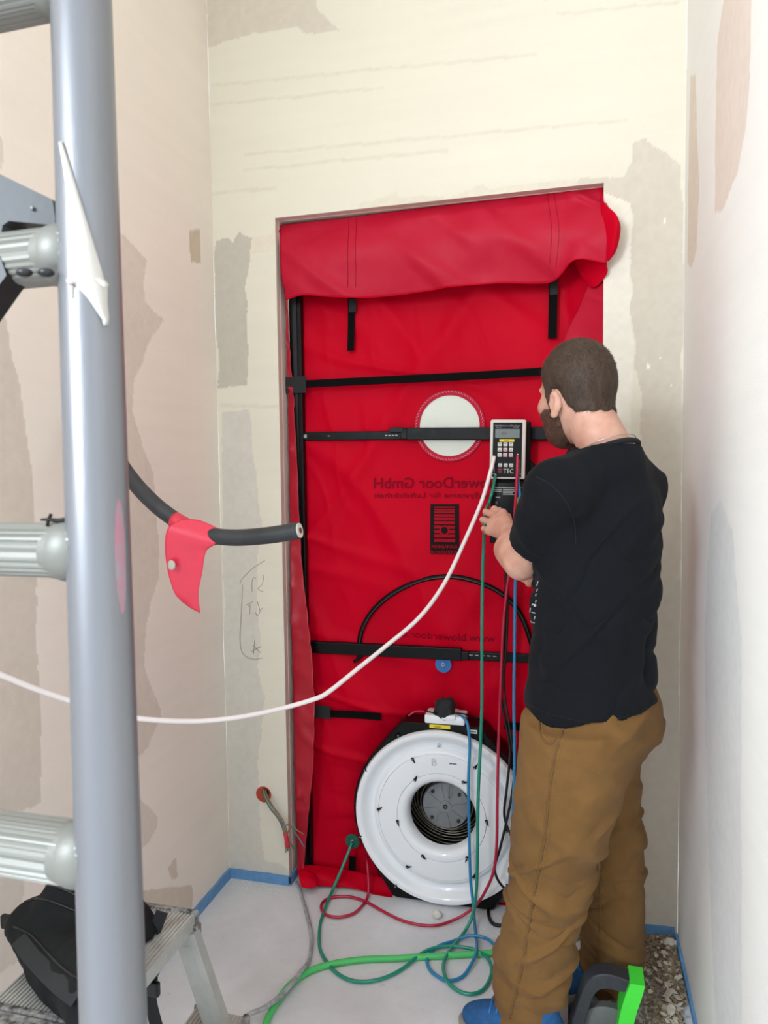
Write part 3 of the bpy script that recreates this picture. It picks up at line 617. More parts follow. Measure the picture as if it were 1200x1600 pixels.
# speed controller beneath
CM = GM @ Matrix.Translation((.002, .004, -GH/2-.105))
ctl = empty('speed_controller', CM.translation, 'black fan speed controller box hanging below the pressure gauge', 'controller')
cbx = lambda lo, hi, bev=0, b=None: (b or B()).box(lo, hi, CM, bev)
cbx((-.052, -.012, -.10), (.052, .030, .095), .004).build('controller_body', blkp, ctl, angle=40)
cbx((-.044, -.0128, .0775), (.045, -.012, .079), 0).build('face_line', prt, ctl)
b = B()
for k in range(4): cbx((-.014, -.0128, .0715-k*.0052), (.030-(k % 3)*.006, -.012, .0732-k*.0052), 0, b)
b.build('face_print', prt, ctl); b = B()
for k in range(2): cbx((-.042, -.0128, .0705-k*.0052), (-.018, -.012, .0724-k*.0052), 0, b)
b.build('face_print', prt, ctl); cbx((-.036, -.0128, .046), (-.022, -.012, .048), 0).build('face_print', prt, ctl); cbx((-.037, -.0128, .013), (-.019, -.012, .0155), 0).build('face_print', prt, ctl)
cbx((-.036, -.019, .024), (-.027, -.012, .034), .001).build('toggle_switch', mat('switch_grey', '3c3c3c', .4), ctl)
cbx((.028, -.0135, -.03), (.039, -.012, .048), 0).build('yellow_sticker', ylw, ctl)
B().cyl(CM @ Vector((.0, -.012, -.05)), CM @ Vector((.0, -.034, -.05)), .018, .015).build('speed_knob', blkp, ctl, angle=40)
# ------------------------------------------------------------------ tubes and cables
def pth(L): return [onZ(x, y, -Y) if Y < -5 else onY(x, y, Y) for x, y, Y in L]
def fz(L, z=.006): return [onZ(x, y, z) for x, y in L]
pw0 = GM @ Vector((-.0415, -.018, -.024)); pr0 = GM @ Vector((.0315, -.018, -.0175)); pg0 = GM @ Vector((-.036, -.018, -.083)); pb0 = GM @ Vector((.0335, -.018, -.083))
tubem = lambda n, c: mat(n, c, .3, spec=.5, coat=.2)
wt = [pw0]+[onD(x, y, d) for x, y, d in [(767,735,2.27),(752,785,2.26),(724,850,2.23),(694,912,2.20),(655,965,2.15),(600,1012,2.10),(560,1044,2.05),(515,1080,1.98),(492,1092,1.95),(440,1107,1.9),(370,1121,1.82),(300,1127,1.75),(212,1122,1.66),(140,1104,1.6),(60,1078,1.52),(-10,1050,1.45),(-120,1010,1.35)]]
tag(B().tube(wt, .0064, 12, 6).build('pressure_hose', tubem('hose_white', 'efe6e4'), None, True), 'white plastic hose curving from the gauge across to the left wall', 'hose')
gt_ = [pg0]+pth([(768,772,-.04),(763,788,-.05),(758,800,-.16),(757,820,-.2),(756,850,-.12),(754,900,-.10),(753,1000,-.09),(753,1100,-.09),(750,1180,-.09),(747,1250,-.10),(746,1330,-.11),(745,1375,-.11),(743,1405,-.11),(738,1432,-.11)])
gf = fz([(725,1458),(705,1483),(693,1507),(698,1532),(716,1546),(738,1551),(757,1542),(768,1521),(763,1500),(744,1486),(716,1480),(685,1481),(660,1490),(625,1514),(590,1529),(555,1531),(530,1521),(513,1504),(500,1480),(500,1444),(509,1415)], .012)
gf = [Vector((p.x, p.y, .008 if 3 < i < 7 or i > 12 else .014)) for i, p in enumerate(gf)]
tag(B().tube(gt_+gf+pth([(520,1390,-.02),(532,1362,.01),(545,1330,.045),(550,1316,.065)]), .0052, 12, 6).build('pressure_hose', tubem('hose_green', '118a72'), None, True), 'teal green thin hose looping on the floor up to the green port disc', 'hose')
bt = [pb0]+pth([(812,775,-.02),(811,800,-.02),(807,860,-.02),(805,920,-.03),(804,1000,-.05),(803,1100,-.08),(804,1180,-.10),(802,1260,-.12),(800,1320,-.14),(797,1370,-.16),(797,1420,-.16)])+fz([(803,1462),(800,1490)], .008)
bf = fz([(776,1484),(760,1472),(735,1467),(708,1470),(685,1478),(669,1493),(669,1509),(681,1523),(701,1532),(724,1524),(741,1503),(745,1485)], .009)
bf = [Vector((p.x, p.y, .008+(.012 if i in (0, 1, 2, 10, 11) else 0))) for i, p in enumerate(bf)]
tag(B().tube(bt+bf+pth([(742,1448,-.10),(739,1410,-.06),(735,1370,-.045),(733,1300,-.03),(732,1220,-.03),(734,1170,-.025),(732,1140,-.02),(727,1124,.0),(716,1118,.03),(700,1118,.05)]), .0050, 12, 6).build('pressure_hose', tubem('hose_blue', '1f7fae'), None, True), 'blue thin hose with a floor loop ending on top of the white fan', 'hose')
rt = [pr0]+pth([(808,740,-.03),(805,790,-.03),(800,860,-.03),(792,920,-.03),(786,980,-.03),(783,1050,-.04),(780,1130,-.06),(778,1200,-.07),(777,1260,-.075),(776,1320,-.08),(771,1362,-.08),(757,1395,-.07),(742,1416,-.065)])
rfl = [onY(722,1431,-.07)]+fz([(700,1441),(680,1446),(655,1445),(625,1437),(595,1422),(570,1408),(545,1401),(520,1402),(505,1409),(502,1420),(511,1430),(530,1433),(553,1427),(568,1413),(574,1402)], .008)
tag(B().tube(rt+rfl+pth([(576,1385,-.0),(574,1350,.03),(572,1337,.06)]), .0048, 12, 6).build('pressure_hose', tubem('hose_red', 'b3183a'), None, True), 'red thin hose dropping from the gauge and looping before the panel', 'hose')
blc = mat('cable_black', '101012', .4)
tag(B().tube([CM @ Vector((.0, -.0, -.102))]+pth([(790,900,.0),(789,960,.0),(787,1010,.0),(782,1070,-.01),(788,1120,-.03),(797,1170,-.03),(792,1230,-.04),(788,1275,-.04),(800,1310,-.05),(812,1345,-.03)]), .0042, 8, 6).build('power_cable', blc, None, True), 'black power cable hanging from the controller, crossing to the right', 'cable')
tag(B().tube([CM @ Vector((.012, -.0, -.102))]+pth([(793,905,-.01),(793,960,-.01),(791,1010,-.01),(787,1070,-.02),(795,1130,-.04),(804,1190,-.04),(800,1240,-.05),(790,1290,-.06),(780,1330,-.065),(773,1355,-.07),(778,1375,-.08),(792,1392,-.06),(806,1404,-.04)]), .0042, 8, 6).build('power_cable', blc, None, True), 'black power cable hanging from the controller and bending left of the trousers', 'cable')
tag(B().tube([Vector((.86, -.03, .02)), onZ(790, 1402, .03), onZ(772, 1404, .02), onZ(763, 1422, .008), onZ(768, 1441, .006), onZ(784, 1446, .006), onZ(800, 1436, .006)], .0055, 10).build('power_cable', blc, None, True), 'short black cable loop lying on the floor right of the fan', 'cable')
gh = fz([(1010,1432),(960,1448),(905,1462),(860,1473),(820,1482),(777,1488),(700,1493),(625,1497),(560,1500),(500,1511),(462,1531),(436,1560),(415,1600),(400,1660)], .010)
tag(B().tube(gh, .0092, 14, 6).build('extension_cable', mat('cable_lime', '4fc46a', .45, bump=.1), None, True), 'bright green thick cable lying across the grey floor', 'cable')
gc_ = fz([(463,1378),(470,1395),(480,1430),(487,1465),(483,1500),(470,1530),(445,1562),(415,1586),(380,1604),(340,1640)], .007)
gc_ = [Vector((p.x, p.y, .007+(.022 if 5 <= i <= 8 else 0))) for i, p in enumerate(gc_)]
tag(B().tube(gc_, lambda t: .004+.0025*min(1, t*3), 10, 6).build('grey_cable', mat('cable_grey', '8b8e92', .25, var=.6, vscale=45, vcol='c9ccd0', spec=.7), None, True), 'grey silvery cable running from the door corner to the step ladder', 'cable')
# thick black cable with red tape
tc_ = [onX(120, 560, XL)+Vector((-.03, 0, 0)), onD(150, 640, 1.80), onD(180, 708, 1.72), onD(205, 748, 1.68), onD(240, 786, 1.64), onD(280, 816, 1.61), onD(320, 834, 1.58), onD(362, 840, 1.55), onD(415, 837, 1.52), onD(467, 829, 1.50)]
cab = empty('power_feed_cable', tc_[0], 'thick black cut cable reaching out from the left wall with red tape', 'cable')
B().tube(tc_, lambda t: .0178, 20, 8).build('cable_sheath', mat('sheath_black', '26282b', .5, bump=.15, bscale=120, var=.4, vscale=25, vcol='3c4043'), cab, True)
e = tc_[-1]; d = (tc_[-1]-tc_[-2]).normalized(); face = (d*.35+(CP-e).normalized()*.65).normalized()
co_ = B().cyl(e+d*-.004, e+d*.003, .0155, n=20).build('insulation', mat('insul_white', 'cfc8bd', .6), cab); B().cyl(e, e+d*.0045, .0062, n=14).build('copper_core', mat('copper', '7c5038', .45, .6), co_)
# red tape flag
tapem = mat('red_tape', 'd02c44', .35, var=.4, vscale=30, vcol='c0283f', spec=.5)
def tape(rows, nm, par, th=.0008, amp=.004):
    o, G_ = sheet(rows, nm, tapem, par, .0, 6, th, (20, 40)); return o
def rD(L, d): return [(x, y, onD(x, y, d).y) for x, y in L]
tape([rD([(284,811),(312,813),(342,826)], 1.565), rD([(262,826),(300,838),(338,848)], 1.552), rD([(258,858),(290,862),(322,862)], 1.56), rD([(262,892),(290,895),(316,895)], 1.57), rD([(272,925),(292,930),(310,928)], 1.58), rD([(284,940),(298,950),(313,958)], 1.59)], 'tape_flag', cab)
B().tube([onD(272,812,1.612), onD(290,822,1.603), onD(310,831,1.595), onD(338,839,1.578)], .0188, 20, 4).build('tape_wrap', tapem, cab, True)
B().sph(onD(268, 883, 1.553), .0095, 14, (1, .4, 1.15)).build('plaster_blob', mat('blob', 'aaa498', .8), cab, True)
# socket opening with loose wires
sk = onY(412, 1241, 0); skr = .027
sbx = empty('socket_opening', sk, 'orange socket box set in the back wall with loose wires hanging out', 'socket box')
terr = mat('orange_box', 'c8553a', .5)
B().lathe([(skr, .002), (skr+.002, .002), (skr+.002, -.045), (skr, -.045)], sk, n=32, closed=True).build('box_wall', terr, sbx, True)
B().lathe([(0, .0015), (skr, .0015), (skr, .001), (0, .001)], sk, n=32).build('box_back', mat('box_dark', 'a8452c', .7), sbx)
b = B()
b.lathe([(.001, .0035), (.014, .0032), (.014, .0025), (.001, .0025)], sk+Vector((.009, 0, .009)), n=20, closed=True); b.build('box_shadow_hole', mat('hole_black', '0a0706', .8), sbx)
wirecols = [('wire_grey', '8b8f82'), ('wire_green', '59684a'), ('wire_brown', '8a6a4a'), ('wire_blue', '54707c'), ('wire_pale', 'a9a698')]
ends = [(449,1330),(453,1328),(457,1332),(460,1329),(447,1300)]
for k in range(9):
    nm, c_ = wirecols[k % 5]; ox = (k % 3-1)*2.0; oy = (k//3-1)*2.0
    pts = [(413+ox, 1236+oy, -.006), (416+ox, 1246+oy, -.03), (424+ox*1.2, 1261+oy, -.045), (434+ox, 1274+oy, -.045), (442+ox, 1288+oy, -.04), (447+ox, 1305, -.035), (452+(k-4)*1.6, 1320+k % 3*4, -.03), (455+(k-4)*2.0, 1332-(k*7) % 9, -.025)]
    if k == 7: pts[-2:] = [(455,1290,-.03),(464,1297,-.03),(474,1303,-.035)]
    if k == 8: pts[-3:] = [(452,1288,-.03),(462,1302,-.03),(476,1324,-.035)]
    B().tube(pth(pts), .0021, 6, 5).build('loose_wire', mat(nm, c_, .45), sbx, True)
B().tube(pth([(446,1302,-.036),(448,1312,-.035),(450,1324,-.032)]), .008, 10, 4).build('wire_tape', tapem, sbx, True)
# pencil marks
pc = mat('pencil', '8b867c', .8)
def pencil(L, r=.0007): return [onY(x, y, -.0012) for x, y in L]
b = B()
for L in ([(414,876),(395,888),(378,905),(375,912)], [(379,914),(377,960),(375,1000),(380,1022),(395,1030),(410,1028)], [(394,925),(394,908),(397,902),(400,905)], [(412,898),(410,912),(403,920),(412,925)], [(390,960),(391,945),(388,948)], [(385,945),(395,940)], [(402,940),(406,955),(402,962),(399,957)], [(406,955),(410,950)], [(398,1000),(396,1022)], [(392,1018),(408,1010)], [(395,1008),(407,1020)]):
    b.tube(pencil(L), .0008, 5, 4)
tag(b.build('pencil_sketch', pc), 'pencil arrows and lines drawn on the plaster left of the door', 'pencil mark')
# ------------------------------------------------------------------ ladder close to the camera
al = mat('ladder_aluminium', '7b7c80', .36, .5, bump=.08, bscale=90, var=.25, vscale=7, stretch=(3, 3, .35), vcol='6a6c70', rvar=.08)
rib = mat('ribbed_aluminium', '80807a', .48, .25, bump=.1, bscale=200, var=.25, vscale=30, vcol='7b7a73')
A0 = onD(125, -60, .745); A1 = onD(178, 1600, .675); ax = (A0-A1).normalized(); base = A1+ax*(-(A1.z)/ax.z); top = base+ax*(2.35/ax.z)
lad = empty('ladder', base, 'tall aluminium ladder with round stiles and ribbed rungs at the left edge', 'ladder')
side = Vector((-.36, .004, 0)); r_ = .0298
for off, nm in ((Vector((0, 0, 0)), 'stile'), (side, 'stile')):
    b = B().cyl(base+off+ax*.0, top+off, r_, n=48, caps=False)
    o = b.build(nm, al, lad, True)
    if off.length == 0:
        st = onD(200, 870, .68); # red paint rubbed onto the right side of the stile
        p = base+ax*((st.z-base.z)/ax.z); b = B(); rows = []
        dirv = lambda a: (RR*math.cos(a)-Vector((WW.x, WW.y, 0)).normalized()*math.sin(a))
        nn = 24; vsx = []
        for i in range(nn+1):
            z = (i/nn-.5)*.11; w = .30*math.sqrt(max(.001, 1-(2*i/nn-1)**2))+.05*noise.noise(Vector((i*.7, 0, 0))); rows.append([b.b.verts.new(p+ax*z+dirv(.50+w*(j/6-.5)*1.4)*(r_+.0003)) for j in range(7)])
        for A_, C_ in zip(rows, rows[1:]):
            for j in range(6): b.b.faces.new((A_[j], A_[j+1], C_[j+1], C_[j]))
        b.build('paint_smear', mat('smear_red', 'a87080', .45, .3, var=.95, vscale=30, vcol='8b888e'), o, True)
colm = mat('collar_aluminium', '75756f', .5, .25, bump=.1, bscale=200)
def rung(pz, r=.0268, dy=.0):
    c = base+ax*((pz-base.z)/ax.z); b = B(); n = 72; prof = []
    for i in range(n):
        a = 2*math.pi*i/n; x = math.copysign(abs(math.cos(a))**.72, math.cos(a))*r; z = math.copysign(abs(math.sin(a))**.72, math.sin(a))*r
        if abs(z) < r*.80 and i % 3 == 0: x -= math.copysign(.0022, x)
        elif abs(z) >= r*.9 and i % 2: z -= math.copysign(.0008, z)
        prof.append((x, z))
    P0 = [c+side*.04+Vector((0, p[0], p[1])) for p in prof]; o = b.prism(P0, side*.92).build('rung', rib, lad)
    for s_, k in ((.04, 1), (.94, -1)):
        B().cyl(c+side*(s_+k*.04), c+side*(s_+k*.095), r*1.16, r*1.05, n=32).sph(c+side*(s_+k*.042), .0312, 28).build('rung_collar', colm, o, angle=40)
z2 = onD(110, 862, .70).z; z3 = onD(110, 1328, .70).z; z1 = onD(100, 384, .70).z
zr = [z1, z2, z3]; z = z3-.285
while z > .1: zr.append(z); z -= .285
z = z1+.285
while z < 2.3: zr.append(z); z += .285
for z in zr: rung(z)
# black joint bracket at the upper rung
brm = mat('bracket_grey', '3c3f41', .5, bump=.1, bscale=100, var=.3, vscale=20)
c = base+ax*((z1-base.z)/ax.z); pl_ = [onD(x, y, .735) for x, y in [(-60,250),(0,272),(82,312),(86,340),(86,352),(14,345),(4,352),(0,372),(-20,460),(-90,470),(-120,260)]]
B().prism(pl_, Vector((0, .03, 0))).build('joint_bracket', brm, lad)
B().sph(onD(50, 325, .733), .0022, 8).build('bracket_rivet', grey_metal, lad)
for x in (38, 72): B().sph(onD(x, 426, .70), .007, 12, (1.2, 1, .6)).build('bracket_bolt', mat('bracket_black', '17181a', .4), lad, True)
B().prism([onD(x, y, .72) for x, y in [(-40,440),(0,400),(10,430),(-2,446),(-40,500)]], Vector((0, .03, 0))).build('bracket_arm', mat('bracket_black', '17181a', .4), lad)
# cable tie on the middle rung
b = B().tube([onD(104, 813, .70), onD(90, 814, .70), onD(78, 812, .70), onD(64, 812, .70)], lambda t: .003*(1-t*.6), 8, 4).tube([onD(74, 822, .70), onD(76, 812, .70), onD(80, 803, .70)], .0016, 6, 3)
tag(b.build('cable_tie', blkp, None, True), 'black cable tie end sticking out above the middle ladder rung', 'cable tie')
# plaster splash on the stile
spm = mat('plaster_drip', 'b9b5ae', .75, bump=.5, bscale=80)
def front(px, py, k=0.0): return onD(px, py, .70-.0285+k)
v = [(94,222,1.5),(100,245,3),(108,280,6),(116,315,9),(123,350,13),(130,385,17),(134,410,21),(137,432,25),(136,440,27)]
bm = bmesh.new(); rows = []
def onst(px, py, lift):
    o_ = CP; d_ = ray(px, py).normalized(); w_ = o_-base; a_ = d_-ax*d_.dot(ax); b2 = w_-ax*w_.dot(ax); R_ = r_+lift
    A_ = a_.dot(a_); Bq = 2*a_.dot(b2); C_ = b2.dot(b2)-R_*R_; D_ = max(0, Bq*Bq-4*A_*C_); return o_+d_*((-Bq-math.sqrt(D_))/(2*A_))
for cx_, py, w_ in v+[(139,448,27),(146,462,18),(152,478,11),(158,494,7),(163,506,2)]:
    row = []
    for j in range(9):
        t = j/8-.5; lift = .0035*math.cos(t*math.pi)**.7*(1 if py < 440 else 1.6)+.0012*noise.noise(Vector((py*.05, t*6, 0))); row.append(bm.verts.new(onst(cx_+t*w_*2*.95+(4 if py > 440 else 0), py+abs(t)*-6, max(.0002, lift if abs(t) < .49 else 0))))
    rows.append(row)
for A_, C_ in zip(rows, rows[1:]):
    for j in range(8): bm.faces.new((A_[j], A_[j+1], C_[j+1], C_[j]))
me = bpy.data.meshes.new('s'); bm.to_mesh(me); spl = link('plaster_splash', me, spm, lad, True); shift(spl, lad); md = spl.modifiers.new('t', 'SOLIDIFY'); md.thickness = .0015; spl['label'] = 'dried white plaster drip'; md2 = spl.modifiers.new('s', 'SUBSURF'); md2.levels = md2.render_levels = 1
B().tube([onst(x, y, .002) for x, y in [(107,441),(118,436),(132,440),(146,436),(160,443),(166,449)]], lambda t: .0045+.0012*math.sin(t*9), 8, 4, .7).build('plaster_ridge', spm, spl, True); B().tube([onst(x, y, .001) for x, y in [(146,446),(152,460),(157,474),(160,490),(166,508)]], lambda t: .0088*(1-t*.85)+.0012*math.sin(t*14), 8, 4, .6).build('plaster_drip', spm, spl, True); B().tube([onst(x, y, .001) for x, y in [(112,446),(112,456),(113,466)]], lambda t: .0035*(1-t*.7), 8, 4, .6).build('plaster_drip', spm, spl, True)
# ------------------------------------------------------------------ step stool
SZ = .60; X0, X1, Y0, Y1 = .040, .252, -1.395, -1.078; dz = .030
stl = empty('step_stool', ((X0+X1)/2, (Y0+Y1)/2, 0), 'small aluminium folding step stool with ribbed treads at lower left', 'step stool')
sal = mat('stool_aluminium', 'b4b4b0', .4, .35, bump=.1, bscale=200, var=.35, vscale=28, vcol='929089')
def tread(x0, x1, y0, y1, z, th=.03, name='platform'):
    b = B().box((x0, y0, z-th), (x1, y1, z-.002)); n = int((x1-x0)/.0075)
    for i in range(n): x = x0+.004+i*(x1-x0-.008)/(n-1); b.box((x-.0018, y0+.002, z-.003), (x+.0018, y1-.002, z))
    return b.build(name, sal, stl)
tread(X0, X1, Y0+.01, Y1-.010, SZ)
bcap = mat('cap_black', '1e2023', .5, var=.55, vscale=70, vcol='c9c7c2')
B().box((X0-.004, Y1-.012, SZ-.034), (X1+.004, Y1, SZ+.003), None, .003).build('edge_cap', bcap, stl)
B().box((X0-.004, Y0, SZ-.034), (X1+.004, Y0+.012, SZ+.003), None, .003).build('edge_cap', bcap, stl)
LX, LZ = X1+.073, .36
def leg(p, q, nm='leg', w=.045, t=.022, m=sal):
    p = Vector(p); q = Vector(q); d = (q-p).normalized(); u = Vector((0, 1, 0)).cross(d).normalized(); b = B(); y = Vector((0, 1, 0))
    P_ = [p+u*w/2-y*t/2, p+u*w/2+y*t/2, p-u*w/2+y*t/2, p-u*w/2-y*t/2]; b.prism(P_, q-p); b.prism([p+u*.006*s1+u*0+y*(t/2*s2)+d*.02 for s1, s2 in ((-1, 1.05), (1, 1.05), (1, -1.05), (-1, -1.05))], d*((q-p).length-.04)); return b.build(nm, m, stl)
ex = X1+.178
for y in (Y0+.022, Y1-.022):
    leg((X1-.012, y, SZ-.034), (ex, y, .016)); leg((X0+.012, y, SZ-.034), (X0-.125, y, .016))
    B().box((ex-.03, y-.016, 0), (ex+.025, y+.016, .02), None, .004).build('foot', blkp, stl); B().box((X0-.15, y-.016, 0), (X0-.10, y+.016, .02), None, .004).build('foot', blkp, stl)
lx = X1+(SZ-.345)*.178/.55+.0
lx = .318
tread(lx-.085, lx+.025, Y0+.0, Y1+.016, .385, .028, 'lower_tread')
B().box((lx+.020, Y1-.03, .355), (lx+.034, Y1+.020, .388), None, .003).build('edge_cap', bcap, stl); B().box((lx-.089, Y1+.014, .355), (lx-.06, Y1+.020, .388), None, .002).build('edge_cap', bcap, stl)
B().box((X1-.006, Y1-.02, SZ-.06), (X1+.010, Y1-.002, SZ-.02), None, .003).build('hinge_plate', mat('hinge_steel', '9a9a98', .35, .7, var=.5, vscale=80), stl)
B().tube([(X0+.0, Y0+.03, SZ-.045), (X0+.1, Y0-.02, SZ-.02), (X0+.19, Y0-.015, SZ-.03)], .006, 8, 4).build('safety_bar', mat('hinge_steel', '9a9a98', .35, .7, var=.5, vscale=80), stl, True)
B().box((X0+.03, Y0-.03, SZ-.02), (X0+.17, Y0-.002, SZ+.002), None, .004).build('front_latch', bcap, stl)
# ------------------------------------------------------------------ signed distance modelling (numpy surface nets)
class Vol:
    def __init__(s, lo, hi, h):
        s.lo = np.array(lo, float); s.h = h; s.n = np.ceil((np.array(hi)-s.lo)/h).astype(int)+1
        s.d = np.full(s.n, .05, np.float32); s.ax = [s.lo[i]+h*np.arange(s.n[i]) for i in range(3)]
    def sl(s, lo, hi):
        a = np.clip(((np.array(lo)-s.lo)/s.h).astype(int), 0, s.n-1); b = np.clip(((np.array(hi)-s.lo)/s.h).astype(int)+2, 1, s.n)
        S = tuple(slice(a[i], b[i]) for i in range(3)); return S, s.ax[0][S[0]][:, None, None], s.ax[1][S[1]][None, :, None], s.ax[2][S[2]][None, None, :]
    def add(s, fn, lo, hi, k=.01, op='u'):
        S, X, Y, Z = s.sl(lo, hi); e = fn(X, Y, Z).astype(np.float32); d = s.d[S]
        if op == 'u': hh = np.clip(.5+.5*(d-e)/k, 0, 1); s.d[S] = d*(1-hh)+e*hh-k*hh*(1-hh)
        elif op == 's': hh = np.clip(.5-.5*(d+e)/k, 0, 1); s.d[S] = d*(1-hh)-e*hh+k*hh*(1-hh)
        elif op == 'i': s.d[S] = np.maximum(d, e)
    def cone(s, a, b, ra, rb, k=.01, op='u'):
        a = np.array(a, float); b = np.array(b, float); m = max(ra, rb)+.05; ab = b-a; L2 = max(1e-9, ab@ab)
        def fn(X, Y, Z):
            t = np.clip(((X-a[0])*ab[0]+(Y-a[1])*ab[1]+(Z-a[2])*ab[2])/L2, 0, 1)
            return np.sqrt((X-a[0]-t*ab[0])**2+(Y-a[1]-t*ab[1])**2+(Z-a[2]-t*ab[2])**2)-(ra+(rb-ra)*t)
        s.add(fn, np.minimum(a, b)-m, np.maximum(a, b)+m, k, op)
    def ell(s, c, r, Rm=None, k=.01, op='u'):
        c = np.array(c, float); r = np.array(r, float); Rm = np.eye(3) if Rm is None else np.array(Rm); m = r.max()+.05
        def fn(X, Y, Z):
            p = [X-c[0], Y-c[1], Z-c[2]]; q = [(p[0]*Rm[0][i]+p[1]*Rm[1][i]+p[2]*Rm[2][i])/r[i] for i in range(3)]
            k0 = np.sqrt(q[0]**2+q[1]**2+q[2]**2)+1e-9; k1 = np.sqrt((q[0]/r[0])**2+(q[1]/r[1])**2+(q[2]/r[2])**2)+1e-9; return k0*(k0-1)/k1
        s.add(fn, c-m, c+m, k, op)
    def loft(s, st, lv, fv, k=.02, op='u'):     # st: (z, cx, cy, a_lat, b_dep)
        st = sorted(st); P = np.array([list(v)+[0] for v in zip()] or st, float); zz = np.linspace(P[0, 0], P[-1, 0], 120)
        from_ = [np.interp(zz, P[:, 0], P[:, i]) for i in range(1, 5)]
        ker = np.ones(9)/9; from_ = [np.convolve(np.pad(v, 4, 'edge'), ker, 'valid') for v in from_]
        m = P[:, 3:5].max()+.06
        def fn(X, Y, Z):
            cx, cy, a, b = [np.interp(Z, zz, v) for v in from_]; u = (X-cx)*lv[0]+(Y-cy)*lv[1]; w = (X-cx)*fv[0]+(Y-cy)*fv[1]
            q = np.sqrt((u/a)**2+(w/b)**2); d = (q-1)*np.minimum(a, b); e = np.maximum(P[0, 0]-Z, Z-P[-1, 0]); return np.maximum(d, e+0*d)
        s.add(fn, (P[:, 1].min()-m, P[:, 2].min()-m, P[0, 0]-.03), (P[:, 1].max()+m, P[:, 2].max()+m, P[-1, 0]+.03), k, op)
    def mesh(s):
        d = s.d; ins = d < 0; c = np.zeros(tuple(s.n-1), np.uint8)
        for i in (0, 1):
            for j in (0, 1):
                for k in (0, 1): c += ins[i:s.n[0]-1+i, j:s.n[1]-1+j, k:s.n[2]-1+k]
        act = (c > 0) & (c < 8); I = np.argwhere(act); num = np.full(act.shape, -1, np.int32); num[act] = np.arange(len(I))
        cv = {(i, j, k): d[I[:, 0]+i, I[:, 1]+j, I[:, 2]+k].astype(float) for i in (0, 1) for j in (0, 1) for k in (0, 1)}
        acc = np.zeros((len(I), 3)); cnt = np.zeros(len(I)); cs = list(cv)
        for A in cs:
            for ax_ in range(3):
                if A[ax_]: continue
                Bc = list(A); Bc[ax_] = 1; Bc = tuple(Bc); va, vb = cv[A], cv[Bc]; m = (va < 0) != (vb < 0); t = np.where(m, va/np.where(m, va-vb, 1), 0)
                p = np.array(A, float)[None]+np.eye(3)[ax_][None]*t[:, None]; acc[m] += p[m]; cnt[m] += 1
        V = s.lo+s.h*(I+acc/cnt[:, None]); F = []
        for ax_ in range(3):
            o1, o2 = [a for a in range(3) if a != ax_]; sa = [slice(None)]*3; sb = [slice(None)]*3; sa[ax_] = slice(0, -1); sb[ax_] = slice(1, None)
            A = ins[tuple(sa)]; Bq = ins[tuple(sb)]; E = np.argwhere(A != Bq); E = E[(E[:, o1] > 0) & (E[:, o2] > 0) & (E[:, o1] < s.n[o1]-1) & (E[:, o2] < s.n[o2]-1)]
            def q(a1, a2):
                e = E.copy(); e[:, o1] -= a1; e[:, o2] -= a2; return num[e[:, 0], e[:, 1], e[:, 2]]
            f = np.stack([q(1, 1), q(0, 1), q(0, 0), q(1, 0)], -1); flip = A[E[:, 0], E[:, 1], E[:, 2]]
            if ax_ == 1: flip = ~flip
            f[~flip] = f[~flip][:, ::-1]; F.append(f)
        F = np.concatenate(F); F = F[(F >= 0).all(1)]; return V, F
def normals(V, F):
    n = np.zeros_like(V); a = np.cross(V[F[:, 2]]-V[F[:, 0]], V[F[:, 3]]-V[F[:, 1]])
    for i in range(4): np.add.at(n, F[:, i], a)
    return n/(np.linalg.norm(n, axis=1)[:, None]+1e-12)
def relax(V, F, it=2, lam=.5):
    E = np.concatenate([F[:, [0, 1]], F[:, [1, 2]], F[:, [2, 3]], F[:, [3, 0]]])
    for _ in range(it):
        s_ = np.zeros_like(V); c = np.zeros(len(V)); np.add.at(s_, E[:, 0], V[E[:, 1]]); np.add.at(s_, E[:, 1], V[E[:, 0]]); np.add.at(c, E[:, 0], 1); np.add.at(c, E[:, 1], 1)
        V = V+lam*(s_/np.maximum(c, 1)[:, None]-V)
    return V
def volobj(vol, name, m, parent, disp=None, it=2, loc=None):
    V, F = vol.mesh(); V = relax(V, F, it)
    if disp is not None: V = V+normals(V, F)*disp(V)[:, None]
    L = np.array(parent.location) if parent else np.zeros(3)
    o = link(name, npmesh(name, V-L, F), m, parent, True); return o, V, F
Pt = lambda x, y, Y: np.array(onY(x, y, Y))
# ------------------------------------------------------------------ person
BA = math.radians(45); fv = np.array([-math.sin(BA), math.cos(BA), 0]); lv = np.array([-math.cos(BA), -math.sin(BA), 0]); upv = np.array([0, 0, 1.])
per = empty('person', (.98, -.42, 0), 'person with short brown hair in black t-shirt and brown work trousers working at the gauge', 'person')
def stn(py, pL, pR, Y, ka=1., kb=1.):
    a = Pt(pL, py, Y); b = Pt(pR, py, Y); c = (a+b)/2; hw = np.linalg.norm(b-a)/2; return (c[2], c[0], c[1], hw*ka, hw*kb)
skin = bpy.data.materials.new('skin'); skin.use_nodes = True; nt = skin.node_tree; pb = nt.nodes['Principled BSDF']; pb.inputs['Roughness'].default_value = .5
pb.inputs['Subsurface Weight'].default_value = .12; pb.inputs['Subsurface Radius'].default_value = (.01, .004, .002); pb.inputs['Subsurface Scale'].default_value = .6
tc = nt.nodes.new('ShaderNodeTexCoord'); nz = nt.nodes.new('ShaderNodeTexNoise'); nz.inputs['Scale'].default_value = 22; nz.inputs['Detail'].default_value = 6; cr = nt.nodes.new('ShaderNodeValToRGB')
cr.color_ramp.elements[0].position = .35; cr.color_ramp.elements[0].color = (*s2l('c68f7c'), 1); cr.color_ramp.elements[1].position = .65; cr.color_ramp.elements[1].color = (*s2l('d6a892'), 1)
